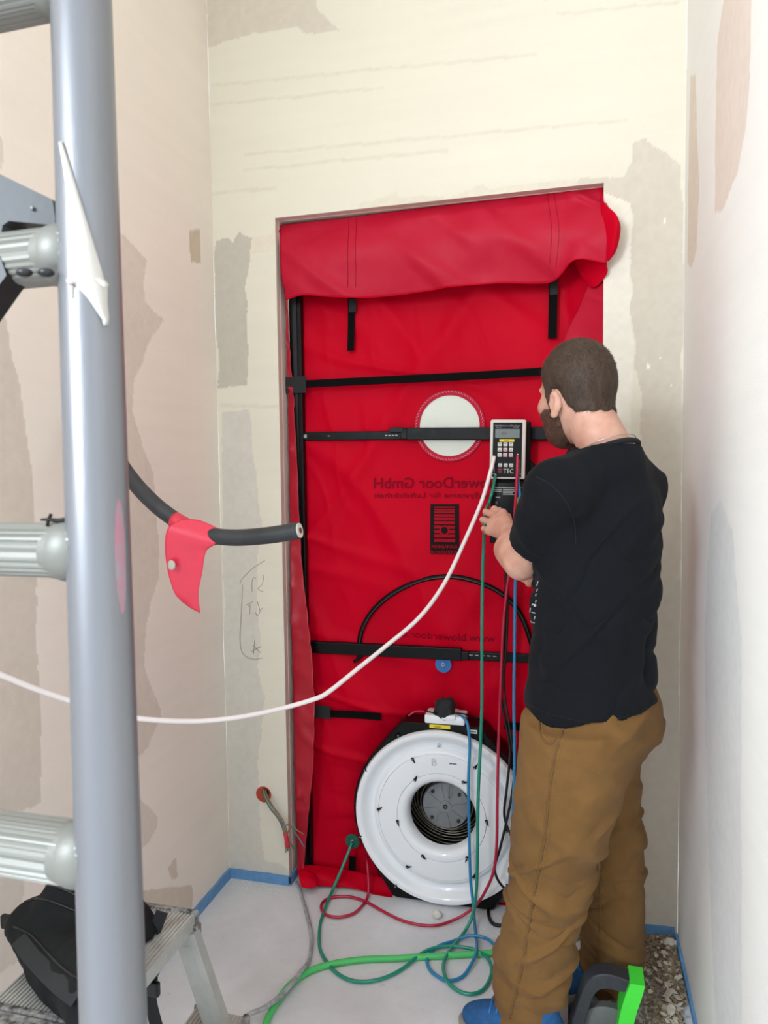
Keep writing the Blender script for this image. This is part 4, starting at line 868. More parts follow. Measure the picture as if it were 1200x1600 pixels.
n3 = nt.nodes.new('ShaderNodeTexNoise'); n3.inputs['Scale'].default_value = 420; bpn = nt.nodes.new('ShaderNodeBump'); bpn.inputs['Strength'].default_value = .15; bpn.inputs['Distance'].default_value = .001
nt.links.new(tc.outputs['Object'], nz.inputs['Vector']); nt.links.new(tc.outputs['Object'], n3.inputs['Vector']); nt.links.new(nz.outputs[0], cr.inputs[0]); nt.links.new(cr.outputs[0], pb.inputs['Base Color']); nt.links.new(n3.outputs[0], bpn.inputs['Height']); nt.links.new(bpn.outputs[0], pb.inputs['Normal'])
# joints
HC = Pt(901, 607, -.48); HA = math.radians(43); hf = np.array([-math.sin(HA), math.cos(HA), 0]); hl = np.array([-math.cos(HA), -math.sin(HA), 0])
tilt = math.radians(-8); hf2 = hf*math.cos(tilt)+upv*math.sin(tilt); hu = np.cross(hl*-1, hf2); hu = hu if hu[2] > 0 else -hu
HR = np.array([hf2, hl, hu]).T
hp_ = lambda f, l, u: HC+hf2*f+hl*l+hu*u
NB = Pt(946, 708, -.53); LS = Pt(868, 768, -.655); RS = Pt(988, 766, -.41)
LE = Pt(820, 872, -.50); LW = Pt(797, 836, -.305)
RE = RS+fv*.09+np.array([0, 0, -.27])-lv*.02; RW = np.array([.895, -.20, 1.16])
vol = Vol((.66, -.86, .98), (1.26, -.04, 1.80), .0031)
# head
vol.ell(HC+hu*.012-hf2*.006, (.094, .076, .100), HR, .01); vol.ell(hp_(.030, 0, -.045), (.068, .060, .082), HR, .03)
vol.ell(hp_(.052, 0, -.095), (.042, .042, .038), HR, .02); vol.ell(hp_(.078, 0, .012), (.018, .05, .012), HR, .012); vol.ell(hp_(.066, .0, -.108), (.020, .020, .016), HR, .012)
vol.cone(hp_(.088, 0, .002), hp_(.113, 0, -.032), .008, .0105, .008); vol.ell(hp_(.102, .013, -.036), (.009, .007, .007), HR, .005); vol.ell(hp_(.102, -.013, -.036), (.009, .007, .007), HR, .005)
vol.ell(hp_(.090, 0, -.062), (.012, .024, .006), HR, .008); vol.ell(hp_(.088, 0, -.073), (.011, .020, .006), HR, .006)
for s_ in (1, -1):
    vol.ell(hp_(.086, .031*s_, -.004), (.010, .016, .009), HR, .01, 's'); vol.ell(hp_(.078, .031*s_, -.005), (.012, .012, .012), HR, .003)
    vol.ell(hp_(.055, .048*s_, -.035), (.030, .018, .02), HR, .02)
    e = np.array([hf2*.92+hl*s_*.38, hl*s_*.92-hf2*.38, hu]).T
    vol.ell(hp_(-.006, .080*s_, -.038), (.016, .0075, .028), e, .003); vol.ell(hp_(-.001, .088*s_, -.035), (.009, .0065, .018), e, .002, 's'); vol.ell(hp_(.000, .080*s_, -.066), (.010, .006, .010), e, .004)
    vol.ell(hp_(-.0, .082*s_, -.045), (.005, .003, .012), e, .003)
# neck, shoulders, hidden trunk
vol.cone(hp_(-.022, 0, -.055), NB+np.array([0, 0, .01]), .054, .060, .03); vol.cone(hp_(-.030, 0, -.05), NB-fv*.015+np.array([0, 0, -.02]), .045, .050, .02); vol.cone(NB+np.array([0, 0, -.035]), LS, .038, .038, .01); vol.cone(NB+np.array([0, 0, -.035]), RS, .038, .038, .01)
vol.ell(Pt(940, 830, -.50), (.11, .07, .15), np.array([lv, fv, upv]).T, .04); vol.ell(Pt(930, 960, -.50), (.11, .085, .13), np.array([lv, fv, upv]).T, .04)
def arm(S, E, Wp, s_=1):
    vol.cone(S, E, .046, .042, .02); vol.cone(E, E+(Wp-E)*.35, .042, .044, .015); vol.cone(E+(Wp-E)*.3, Wp, .044, .0285, .02)
arm(LS, LE, LW); vol.cone(Pt(815, 878, -.48), Pt(797, 859, -.40), .047, .043, .02); arm(RS, RE, RW)
# left hand, back towards the camera, fingers curled round the hose
def hand(Wr, mcp, pip, dip, tip, th, rs=(.0098, .0098, .0092, .0082)):
    pc_ = sum(mcp)/4
    for k, m_ in enumerate(mcp): vol.cone(Wr+(m_-Wr)*.1, m_, .022, .0125, .012)
    vol.cone(mcp[0], mcp[3], .0125, .011, .008)
    for k in range(4):
        vol.cone(mcp[k], pip[k], rs[k]*1.12, rs[k], .004); vol.cone(pip[k], dip[k], rs[k], rs[k]*.9, .002); vol.cone(dip[k], tip[k], rs[k]*.9, rs[k]*.78, .002)
    vol.cone(Wr+(mcp[0]-Wr)*.25, th[0], .018, .0135, .010); vol.cone(th[0], th[1], .0125, .0105, .003); vol.cone(th[1], th[2], .0105, .0088, .002)
mcp = [Pt(785, 802, -.235), Pt(774, 806, -.222), Pt(767, 816, -.222), Pt(764, 829, -.228)]
pip = [Pt(772, 795, -.200), Pt(759, 800, -.190), Pt(754, 812, -.192), Pt(756, 826, -.202)]
dip = [Pt(774, 797, -.178), Pt(762, 804, -.168), Pt(757, 817, -.170), Pt(759, 831, -.182)]
tip = [Pt(783, 801, -.172), Pt(771, 808, -.164), Pt(766, 821, -.168), Pt(768, 834, -.182)]
hand(LW, mcp, pip, dip, tip, [Pt(792, 808, -.215), Pt(784, 803, -.180), Pt(775, 801, -.162)])
# right hand reaching for the controller, hidden behind the left one
d_ = np.array([-.35, .93, -.1]); d_ /= np.linalg.norm(d_); sd = np.array([.55, .2, .81]); sd /= np.linalg.norm(sd); pn = np.cross(d_, sd)
mc_ = [RW+d_*.085+sd*(.028-.0185*k) for k in range(4)]; pi_ = [m_+d_*(.026+.004*(k in (1, 2)))-pn*.016 for k, m_ in enumerate(mc_)]; di_ = [p_+d_*.005-pn*.022 for p_ in pi_]; ti_ = [p_-d_*.012-pn*.014 for p_ in di_]
hand(RW, mc_, pi_, di_, ti_, [RW+d_*.045+sd*.038, RW+d_*.07+sd*.042-pn*.015, RW+d_*.085+sd*.03-pn*.028])
def skd(V): return .0005*vfbm(V[:, 0]*60, V[:, 1]*60, V[:, 2]*60, 2)
body_, BV, BF = volobj(vol, 'body', skin, per, skd, 1)
# hair and beard: offset layers of the same head
S, X, Y, Z = vol.sl(HC-.2, HC+.2); dd = vol.d[S]
loc = [(X-HC[0])*v[0]+(Y-HC[1])*v[1]+(Z-HC[2])*v[2] for v in (hf2, hl, hu)]; F_, L_, U_ = loc
sm = lambda t: (lambda c: c*c*(3-2*c))(np.clip(t, 0, 1))
nzz = .006*vfbm(F_*50, L_*50, U_*50, 2)
ul = np.interp(F_, [-.12, -.045, -.032, -.012, .004, .012, .020, .034, .05], [-.078, -.072, -.050, -.008, -.006, -.02, -.055, -.055, -.02]); fl_ = np.interp(U_, [-.06, -.02, .02, .045, .075, .1], [.028, .033, .040, .050, .066, .085])
mh = np.minimum(U_-ul, fl_-F_)+nzz
mb = np.minimum(np.minimum(-.046-U_, F_-np.interp(U_, [-.14, -.10, -.07, -.04], [.030, .010, .006, .008])), U_+.150)+nzz
mb = np.where(F_ > .07, np.minimum(mb, -.052-U_), mb)
thk = .0085-.0060*sm((-.005-U_)/.07)
earcut = np.sqrt(((F_+.006)/.026)**2+((np.abs(L_)-.084)/.018)**2+((U_+.040)/.038)**2)-1
mh2 = np.minimum(mh, earcut*.02)
def layer(m_, t_, name, mt, disp=None):
    v2 = Vol(vol.lo, vol.lo+.01, vol.h); v2.n = np.array(dd.shape); v2.lo = np.array([X.ravel()[0], Y.ravel()[0], Z.ravel()[0]]); v2.d = (dd-(-.004+(t_+.004)*sm(m_/.012+.4))).astype(np.float32)
    lim = np.minimum(m_+.012, 1)  # drop the rest of the hidden shell
    v2.d = np.maximum(v2.d, -lim.astype(np.float32)); return volobj(v2, name, mt, per, disp, 2)
hairm = mat('brown_hair', '4b3b30', .55, bump=.5, bscale=260, spec=.3, var=.6, vscale=90, vcol='2c2119', stretch=(1, 1, .25))
beardm = mat('brown_beard', '5a3f2f', .6, bump=.6, bscale=300, var=.5, vscale=120, vcol='35241b', stretch=(1, 1, .3))
hair, HV, HF = layer(mh2, thk, 'hair', hairm, lambda V: .0006*vfbm(V[:, 0]*120, V[:, 1]*120, V[:, 2]*60, 2))
beard, DV, DF = layer(mb, .0065+0*thk, 'beard', beardm, lambda V: .0012*vfbm(V[:, 0]*110, V[:, 1]*110, V[:, 2]*60, 2))
def strands(V, F, o, n, L, lean, seed, wd=.0006):
    rg = np.random.RandomState(seed); N_ = normals(V, F); ids = rg.choice(len(V), n); vv = []; ff = []
    for c, i in enumerate(ids):
        p = V[i]+rg.randn(3)*.001; q = p-HC; out = q@N_[i]
        if out < 0: continue
        down = np.array(lean(q)); down = down-N_[i]*(down@N_[i]); down /= np.linalg.norm(down)+1e-6; d = N_[i]*.45+down*.8+rg.randn(3)*.16; d /= np.linalg.norm(d); sd_ = np.cross(d, N_[i]); sd_ /= np.linalg.norm(sd_)+1e-9
        l = L*(.6+.6*rg.rand()); k = len(vv); vv += [p-N_[i]*.001+sd_*wd, p-N_[i]*.001-sd_*wd, p+d*l]; ff.append((k, k+1, k+2))
    vv = np.array(vv)-np.array(per.location); me = o.data; bm = bmesh.new(); bm.from_mesh(me); vs_ = [bm.verts.new(v) for v in vv]
    for f in ff: bm.faces.new([vs_[i] for i in f])
    bm.to_mesh(me); bm.free()
def hl_(q):
    u = q@hu; r = q-hu*u; r = r/(np.linalg.norm(r)+1e-6)
    if u > .04: return hf2*1.0+r*.4-hu*.1
    return -hu+hf2*.35-0*r
strands(HV, HF, hair, 9000, .007, hl_, 2); strands(DV, DF, beard, 3500, .006, lambda q: -hu+hf2*.2, 5)
# necklace
nk = []
for k in range(25):
    a = math.pi*2*k/24; nk.append(NB+np.array([0, 0, .012])+(lv*math.cos(a)*.069+fv*math.sin(a)*.068)+upv*(-.030*math.sin(a)))
B().tube([Vector(p) for p in nk], .0012, 6, 2).build('necklace', mat('chain_steel', 'c7c3bd', .3, .9), per, True)
# ---- t-shirt
sh = Vol((.70, -.88, .84), (1.28, -.14, 1.56), .0038)
ts = [stn(1180, 824, 1030, -.50, 1.05, .92), stn(1105, 822, 1031, -.50, 1.05, .92), stn(1050, 825, 1029, -.50, 1.07, .90), stn(1000, 829, 1024, -.50, 1.09, .88), stn(950, 832, 1034, -.50, 1.12, .84), stn(900, 838, 1040, -.50, 1.14, .81), stn(850, 850, 1042, -.50, 1.15, .79), stn(800, 862, 1037, -.50, 1.15, .76), stn(765, 872, 1026, -.50, 1.12, .74), stn(735, 890, 1008, -.51, 1.1, .78), stn(708, 905, 990, -.52, 1.05, .9)]
sh.loft(ts, lv, fv, .03); tor = sh.d.copy()
NS = NB+np.array([0, 0, -.012]); sh.cone(NB-fv*.02+np.array([0, 0, -.045]), Pt(950, 790, -.50)-fv*.02, .072, .11, .04)
sh.cone(NS, LS+np.array([0, 0, .002]), .060, .062, .04); sh.cone(NS, RS+np.array([0, 0, .0]), .068, .056, .05); sh.cone(NB+np.array([0, 0, -.02]), NB+np.array([0, 0, .05]), .067, .064, .02)
sh.cone(NB+np.array([0, 0, -.025]), RS+np.array([0, 0, .014])-fv*.03, .066, .058, .03); ad = (LE-LS); ad = ad/np.linalg.norm(ad); LC = LS+ad*(np.linalg.norm(LE-LS)*.74)
sh.cone(LS, LS+(LE-LS)*1.25, .062, .060, .03)
sh.cone(RS, RS+(RE-RS)*.8, .058, .062, .03)
outer = sh.d.copy(); sh.d = np.maximum(outer, -(outer+.0085))
X, Y, Z = sh.ax[0][:, None, None], sh.ax[1][None, :, None], sh.ax[2][None, None, :]
def plane(vol_, p, n, region=None, add=0):
    n = np.array(n, float); n /= np.linalg.norm(n); e = (X-p[0])*n[0]+(Y-p[1])*n[1]+(Z-p[2])*n[2]+add
    e = np.where(region, e, -1) if region is not None else e
    vol_.d = np.maximum(vol_.d, e.astype(np.float32))
hemp = Pt(905, 1136, -.64); u_ = (X*RR.x+Y*RR.y)
plane(sh, hemp, (RR.x*.20, -.03, -1), None, .004*np.sin(X*31+Y*17)+.003*np.sin(X*63))
plane(sh, NB+np.array([0, 0, .012])-fv*.03, fv*.26+upv, ((X-NB[0])**2+(Y-NB[1])**2 < .095**2) & (Z > NB[2]-.06))
rg = (((X-LE[0])**2+(Y-LE[1])**2+(Z-LE[2])**2) < .13**2) & (((X-LS[0])*ad[0]+(Y-LS[1])*ad[1]+(Z-LS[2])*ad[2]) > .08)
tors = tor > .012     # only the part outside the trunk
plane(sh, LC, ad, rg & tors)
rg2 = (((X-RS[0]-(RE-RS)[0]*.8)**2+(Y-RS[1]-(RE-RS)[1]*.8)**2+(Z-RS[2]-(RE-RS)[2]*.8)**2) < .09**2); rd_ = (RE-RS)/np.linalg.norm(RE-RS)
plane(sh, RS+(RE-RS)*.8, rd_, rg2 & tors)
def ridge(V, d, f, st, seed, sh_=.5):
    d = np.array(d, float); d /= np.linalg.norm(d); a = V@d; o1 = np.cross(d, [0, 1, .1]); o1 /= np.linalg.norm(o1); o2 = np.cross(d, o1)
    n = vfbm(a*f, (V@o1)*f*st, (V@o2)*f*st+seed, 2); return 1.3*np.exp(-(n/.20)**2)
def shd(V):
    w = sm((1.42-V[:, 2])/.4); r = .010*w*ridge(V, (.75, 0, .66), 9, .28, 1.)+.006*ridge(V, (-.8, .1, .6), 12, .3, 5.)+.005*vfbm(V[:, 0]*9, V[:, 1]*9, V[:, 2]*5, 3)
    hz = np.exp(-((V[:, 2]-.93)/.02)**2)*.0; return r-.008*w-.004
shirtm = mat('black_cotton', '16181c', .9, bump=.25, bscale=900, sheen=.03, spec=.12)
shirt, SV, SF = volobj(sh, 't_shirt', shirtm, per, shd, 2)
# ---- trousers
pn_ = Vol((.70, -.84, -.01), (1.28, -.06, 1.02), .0046)
pn_.loft([stn(1178, 842, 1000, -.50, 1.1, .95), stn(1140, 826, 1022, -.50, 1.06, .94), stn(1100, 828, 1030, -.50, 1.02, .92), stn(1050, 840, 1020, -.50, .98, .88), stn(1000, 848, 1004, -.50, .95, .80)], lv, fv, .02)
pn_.loft([stn(1640, 772, 866, -.485), stn(1600, 768, 868, -.49), stn(1544, 773, 882, -.50), stn(1490, 779, 894, -.51), stn(1436, 787, 908, -.52), stn(1366, 799, 926, -.54), stn(1309, 797, 945, -.555), stn(1258, 808, 966, -.565), stn(1178, 815, 985, -.57), stn(1130, 822, 985, -.57)], lv, fv, .05)
pn_.loft([stn(1534, 908, 1001, -.262), stn(1500, 906, 1005, -.27), stn(1459, 906, 1008, -.285), stn(1400, 906, 1009, -.30), stn(1319, 905, 1008, -.33), stn(1240, 905, 1000, -.37), stn(1178, 905, 1004, -.41), stn(1130, 915, 1024, -.43)], lv, fv, .05)
bt_ = Pt(995, 1115, -.47); pn_.ell(bt_, (.05, .05, .07), None, .06)
po = pn_.d.copy(); pn_.d = np.maximum(po, -(po+.011))
X, Y, Z = pn_.ax[0][:, None, None], pn_.ax[1][None, :, None], pn_.ax[2][None, None, :]
plane(pn_, (0, 0, .968), (0, 0, 1)); plane(pn_, (.9, -.5, .035), (0, 0, -1), Y < -.38, 0); plane(pn_, (.9, -.3, .012), (0, 0, -1), Y >= -.38, 0)
def pnd(V):
    z = V[:, 2]; w = .35+.65*sm((.75-z)/.35); kn = np.exp(-((z-.42)/.10)**2)+np.exp(-((z-.12)/.10)**2)
    return w*(.012*ridge(V, (.55, 0, .83), 8.5, .3, 2.)+.010*ridge(V, (-.6, .1, .8), 10, .3, 7.))+.006*kn*ridge(V, (.25, 0, .97), 13, .25, 4.)+.004*vfbm(V[:, 0]*7, V[:, 1]*7, V[:, 2]*4, 3)-.010*w-.002*kn
trm = mat('brown_canvas', '7c5b34', .88, bump=.35, bscale=700, sheen=.04, spec=.15, var=.5, vscale=16, vcol='684a28')
trs, TV, TF = volobj(pn_, 'trousers', trm, per, pnd, 2)
# seams placed on the cloth surfaces
from mathutils.bvhtree import BVHTree
tb = BVHTree.FromPolygons([tuple(v) for v in TV], [tuple(int(i) for i in f) for f in TF]); sb_ = BVHTree.FromPolygons([tuple(v) for v in SV], [tuple(int(i) for i in f) for f in SF])
def cast(bv, px, py, lift=.001):
    d = ray(px, py).normalized(); h = bv.ray_cast(CP, d); return (h[0]-d*lift) if h[0] else None
def seam(bv, L, r, name, m, par, sub=6, n=6):
    P_ = [cast(bv, p.x, p.y) for p in spline([Vector((x, y, 0)) for x, y in L], sub)]; P_ = [p for p in P_ if p is not None]
    for _ in range(2): P_ = [P_[0]]+[(P_[i-1]+P_[i]*2+P_[i+1])/4 for i in range(1, len(P_)-1)]+[P_[-1]]
    o = B().tube(P_, r, n, 1).build(name, m, par, True); return o, P_
smm = mat('seam_brown', '6d4f2c', .9); stm = mat('stitch_tan', '8d6c41', .8, spec=.1)
sl_ = [(880,1142),(868,1180),(858,1240),(853,1300),(846,1340),(834,1400),(823,1470),(812,1530),(797,1592)]
so, SP = seam(tb, sl_, .0022, 'side_seam', smm, trs, 8)
b = B()
for off in (6, -5):
    Q = [cast(tb, p.x+off, p.y, .0012) for p in spline([Vector((x, y, 0)) for x, y in sl_], 26)]
    for i in range(0, len(Q)-1, 2):
        if Q[i] is not None and Q[i+1] is not None and (Q[i]-Q[i+1]).length < .03: b.tube([Q[i], Q[i+1]], .0009, 5, 1)
b.build('stitching', stm, trs)
seam(tb, [(843,1128),(844,1146),(850,1158),(861,1163),(869,1152)], .0022, 'pocket_edge', smm, trs)
seam(tb, [(846,1126),(848,1144),(853,1154),(861,1158)], .0009, 'stitching', stm, trs)
seam(tb, [(934,1335),(938,1400),(937,1460),(931,1515)], .0020, 'side_seam', smm, trs)
seam(sb_, [(822,1098),(850,1112),(880,1121),(920,1129),(955,1128),(985,1116)], .0010, 'hem_stitch', mat('shirt_stitch', '15171a', .9), shirt, 10)
seam(sb_, [(806,828),(812,846),(826,862),(845,872)], .0010, 'hem_stitch', mat('shirt_stitch', '15171a', .9), shirt)
seam(sb_, [(838,745),(862,758),(885,785),(897,815),(900,850)], .0014, 'sleeve_seam', mat('shirt_stitch', '15171a', .9), shirt)
# collar rib
cr_ = []
for k in range(49):
    a = math.pi*2*k/48; p = NB+np.array([0, 0, .000])-fv*.012+(lv*math.cos(a)*.066+fv*math.sin(a)*.064)-upv*(.028*math.sin(a)); cr_.append(Vector(p))
B().tube(cr_, .0062, 10, 1, 1).build('collar', mat('collar_black', '101216', .9, bump=.4, bscale=600), shirt, True)
# white print on the chest, only its edge turns into view
wp = mat('shirt_print', 'b9bcbe', .7)
b = B()
for L in ([(832,944),(830,972)], [(832,944),(838,946)], [(831,957),(836,958)], [(830,972),(835,973)], [(838,938),(837,941)], [(829,950),(828,956)], [(841,908),(839,915)], [(840,920),(839,924)], [(838,928),(837,931)], [(827,962),(828,968)], [(836,963),(835,967)]):
    Q = [cast(sb_, x, y, .0006) for x, y in L]
    if all(q is not None for q in Q) and (Q[0]-Q[1]).length < .06: b.tube(Q, .0013, 6, 1)
Q = cast(sb_, 836, 946)
if Q is not None: b.sph(Q, .0035, 8, (1, .5, 1))
b.build('chest_print', wp, shirt)
# ---- shoes
def shoe(ank, heading, nm, lab):
    h = math.radians(heading); F3 = np.array([math.cos(h), math.sin(h), 0]); S3 = np.array([-F3[1], F3[0], 0]); v = Vol(ank+np.array([-.26, -.26, 0])*[1, 1, 0]-np.array([0, 0, .004]), ank+np.array([.26, .26, .15]), .0042)
    g = lambda f, s, z: np.array([ank[0], ank[1], 0])+F3*f+S3*s+upv*z
    Rm = np.array([F3, S3, upv]).T
    v.ell(g(.12, 0, .038), (.082, .045, .040), Rm, .02); v.ell(g(.0, 0, .045), (.075, .036, .048), Rm, .03); v.cone(g(-.01, 0, .05), g(-.01, 0, .11), .038, .040, .03); v.cone(g(.03, 0, .075), g(.12, 0, .045), .032, .028, .03)
    X_, Y_, Z_ = v.ax[0][:, None, None], v.ax[1][None, :, None], v.ax[2][None, None, :]; v.d = np.maximum(v.d, (.022-Z_+0*X_).astype(np.float32))
    up_, V_, F_ = volobj(v, nm, mat('blue_mesh', '1d5a92', .75, bump=.6, bscale=500, var=.4, vscale=60, vcol='12304f'), per, None, 1)
    w = Vol(v.lo, v.lo+np.array([.52, .52, .06]), .0042); w.ell(g(.12, 0, .02), (.092, .049, .06), Rm, .02); w.ell(g(-.01, 0, .02), (.080, .041, .06), Rm, .03); w.cone(g(0, 0, .02), g(.1, 0, .02), .036, .042, .02)
    X_, Y_, Z_ = w.ax[0][:, None, None], w.ax[1][None, :, None], w.ax[2][None, None, :]; w.d = np.maximum(w.d, np.maximum(.001-Z_, Z_-.026)+0*w.d).astype(np.float32)
    so_, _, _ = volobj(w, 'sole', mat('sole_grey', '8c8a84', .7), up_, None, 1); so_.data.transform(Matrix.Translation(-per.location))
    bb = BVHTree.FromPolygons([tuple(q) for q in V_], [tuple(int(i) for i in f) for f in F_]); b = B()
    for k in range(5):
        P_ = []
        for t in np.linspace(-.028, .028, 7):
            p = g(.05+.018*k, t, .2); hh = bb.ray_cast(Vector(p), Vector((0, 0, -1)))
            if hh[0]: P_.append(hh[0]+Vector((0, 0, .0015)))
        if len(P_) > 2: b.tube(P_, .0024, 6, 1)
    lc = b.build('laces', mat('lace_blue', '2f7cc4', .7), up_, True); lc.data.transform(Matrix.Translation(-Vector(per.location)*0)); return up_
fL = onZ(842, 1636, 0); shoe(np.array([fL.x, fL.y, 0]), 172, 'shoe', 'left')
fR = onZ(948, 1536, 0); shoe(np.array([fR.x, fR.y, 0]), 210, 'shoe', 'right')
# ------------------------------------------------------------------ bag on the step stool
bagc = Vector((.090, -1.215, SZ))
bag = empty('sling_bag', bagc, 'black cloth bag with buckled straps lying on the step stool', 'bag')
bv = Vol((-.16, -1.52, SZ-.004), (.34, -1.02, SZ+.24), .0042)
q = lambda x, y, Y: np.array(onY(x, y, Y))
bv.cone(q(50,1450,-1.2), q(200,1500,-1.18), .050, .062, .05); bv.cone(q(85,1425,-1.21), q(190,1450,-1.18), .042, .052, .05); bv.cone(q(110,1395,-1.20), q(180,1410,-1.18), .030, .036, .04); bv.cone(q(60,1480,-1.22), np.array(onZ(165,1535,SZ+.05)), .040, .055, .05); bv.cone(q(70,1490,-1.24), np.array(onZ(150,1560,SZ+.045)), .035, .045, .05)
X, Y, Z = bv.ax[0][:, None, None], bv.ax[1][None, :, None], bv.ax[2][None, None, :]; plane(bv, (0, 0, SZ+.001), (0, 0, -1))
bagm = mat('black_canvas', '0b0f10', .8, bump=.3, bscale=700, spec=.25, var=.3, vscale=30, vcol='14181a')
bo, GV, GF = volobj(bv, 'bag_body', bagm, bag, lambda V: .005*ridge(V, (.5, .2, .8), 9, .4, 3.)+.003*vfbm(V[:, 0]*14, V[:, 1]*14, V[:, 2]*14, 3)-.004, 2)
gb_ = BVHTree.FromPolygons([tuple(v) for v in GV], [tuple(int(i) for i in f) for f in GF])
zp = mat('bag_zip', '040506', .5)
for L in ([(28,1412),(60,1404),(90,1412),(120,1424)], [(56,1386),(80,1384),(105,1392),(130,1405)], [(22,1448),(50,1462),(80,1495),(110,1522),(128,1530)]):
    seam(gb_, L, .0022, 'bag_seam', zp, bo)
def bstrap(L, w, m, nm, par, lift=.002):
    P_ = [Vector(p) for p in L]; o = B(); sp_ = spline(P_, 6); wv = []
    for i, p in enumerate(sp_):
        t = (sp_[min(i+1, len(sp_)-1)]-sp_[max(0, i-1)]).normalized(); wv.append(t.cross((CP-p).normalized()).normalized()*w)
    return o.band(sp_, wv, (0, -.003, .001)).build(nm, m, par)
st_m = mat('bag_strap', '1b2022', .75, bump=.4, bscale=600)
L = [cast(gb_, x, y, .003) for x, y in [(30,1466),(48,1490),(72,1516),(98,1540),(122,1558)]]; bstrap([p for p in L if p is not None], .026, st_m, 'shoulder_strap', bag)
bstrap([onD(x, y, 1.38) for x, y in [(222,1492),(236,1470),(248,1440),(254,1424)]], .022, mat('bag_strap_dark', '0e1013', .7), 'loose_strap', bag)
bstrap([onD(x, y, 1.36) for x, y in [(232,1482),(236,1500),(238,1530),(236,1560),(242,1590),(256,1640)]], .020, mat('bag_strap_dark', '0e1013', .7), 'loose_strap', bag)
bk = mat('buckle_black', '0a0b0c', .3)
for x, y in ((240, 1512), (241, 1545), (10, 1440)):
    c = onD(x, y, 1.34 if x > 100 else 1.42); b = B().box(c-Vector((.011, .006, .014)), c+Vector((.011, .006, .014)), None, .004); b.build('buckle', bk, bag)
B().cyl(onD(214,1440,1.40), onD(218,1448,1.37), .018, n=20).build('strap_end', mat('bag_strap_dark', '0e1013', .7), bag)
# ------------------------------------------------------------------ cable reel at the bottom right
RY = -.50; rl = empty('cable_reel', (1.06, RY, 0), 'black plastic reel frame with bright green band behind the trouser legs, bottom right', 'cable reel')
rb = mat('reel_black', '282b2f', .5, bump=.1, bscale=300, var=.3, vscale=40, vcol='4a4d52'); rg_ = mat('reel_green', '45e03c', .5, var=.2, vscale=80, vcol='3cc438')
def rp_(x, y, Y=RY): return onY(x, y, Y)
outer_ = [(882,1640),(892,1600),(902,1568),(912,1541),(926,1527),(946,1523),(968,1528),(1004,1541)]
inner_ = [(905,1640),(914,1600),(921,1575),(926,1561),(934,1550),(945,1546),(962,1549),(982,1553)]
b = B(); P_ = [rp_(x, y) for x, y in outer_]+[rp_(x, y) for x, y in inner_[::-1]]
oo = spline([rp_(x, y) for x, y in outer_], 5); ii = spline([rp_(x, y) for x, y in inner_], 5); th = Vector((0, .05, 0)); r4 = []
for a, c in zip(oo, ii): r4.append([b.b.verts.new(a), b.b.verts.new(c), b.b.verts.new(c+th), b.b.verts.new(a+th)])
for A_, C_ in zip(r4, r4[1:]):
    for k in range(4): b.b.faces.new((A_[k], A_[(k+1) % 4], C_[(k+1) % 4], C_[k]))
b.b.faces.new(r4[0]); b.b.faces.new(r4[-1][::-1]); fr = b.build('reel_frame', rb, rl, angle=40)
fr.modifiers.new('b', 'BEVEL').width = .003
b = B(); go = spline([rp_(x, y, RY-.012) for x, y in [(1008,1541),(1002,1562),(993,1590),(982,1640)]], 5); gi = spline([rp_(x, y, RY-.012) for x, y in [(985,1537),(976,1560),(968,1590),(960,1640)]], 5); r4 = []
for a, c in zip(go, gi): r4.append([b.b.verts.new(a), b.b.verts.new(c), b.b.verts.new(c+th*1.4), b.b.verts.new(a+th*1.4)])
for A_, C_ in zip(r4, r4[1:]):
    for k in range(4): b.b.faces.new((A_[k], A_[(k+1) % 4], C_[(k+1) % 4], C_[k]))
b.b.faces.new(r4[0]); b.b.faces.new(r4[-1][::-1]); b.build('green_band', rg_, rl)
dc = rp_(950, 1625, RY+.02); drum = B().lathe([(0, 0), (.045, 0), (.075, -.004), (.082, -.008), (.082, -.03), (0, -.03)], dc, n=48).build('drum', mat('drum_grey', '5a5d5c', .55, var=.3, vscale=30, vcol='77776f'), rl, angle=40)
B().lathe([(.018, .012), (.034, .012), (.034, 0), (.018, 0)], dc, n=32, closed=True).build('hub_ring', mat('hub_grey', '8d9295', .35), drum, angle=40)
B().lathe([(0, .016), (.014, .016), (.016, .012), (.016, 0), (0, 0)], dc, n=24).build('hub_cap', mat('hub_green', '5fb98a', .5), drum, angle=40)
B().box((dc.x-.10, RY+.055, 0), (dc.x+.07, RY+.075, dc.z+.05), None, .01).build('reel_stand', rb, rl)
# ------------------------------------------------------------------ plaster crumbs
pl_c = mat('plaster_crumb', 'dcd9cf', .9, bump=.5, bscale=200)
def lump(c, s, name, seed, lab, cat='plaster lump'):
    bm = bmesh.new(); bmesh.ops.create_icosphere(bm, subdivisions=3, radius=1)
    for v in bm.verts:
        f = 1+.35*noise.noise(v.co*1.7+Vector((seed, 0, 0)))+.15*noise.noise(v.co*4.2+Vector((seed, 2, 0))); v.co = Vector((v.co.x*s[0]*f, v.co.y*s[1]*f, v.co.z*s[2]*f))
    z0 = min(v.co.z for v in bm.verts); bmesh.ops.translate(bm, verts=bm.verts, vec=Vector((0, 0, -z0))); me = bpy.data.meshes.new(name); bm.to_mesh(me); o = link(name, me, pl_c, None, True); o.location = c; return tag(o, lab, cat)
lump(onZ(683, 1434, 0), (.016, .016, .012), 'plaster_lump', 1., 'white plaster lump on the floor in front of the fan').rotation_euler = (0, 0, 1)
lump(onZ(1047, 1480, 0), (.020, .016, .012), 'plaster_lump', 4., 'pale plaster lump in the right back corner of the floor')
rg = np.random.RandomState(11); vs_, fs = [], []
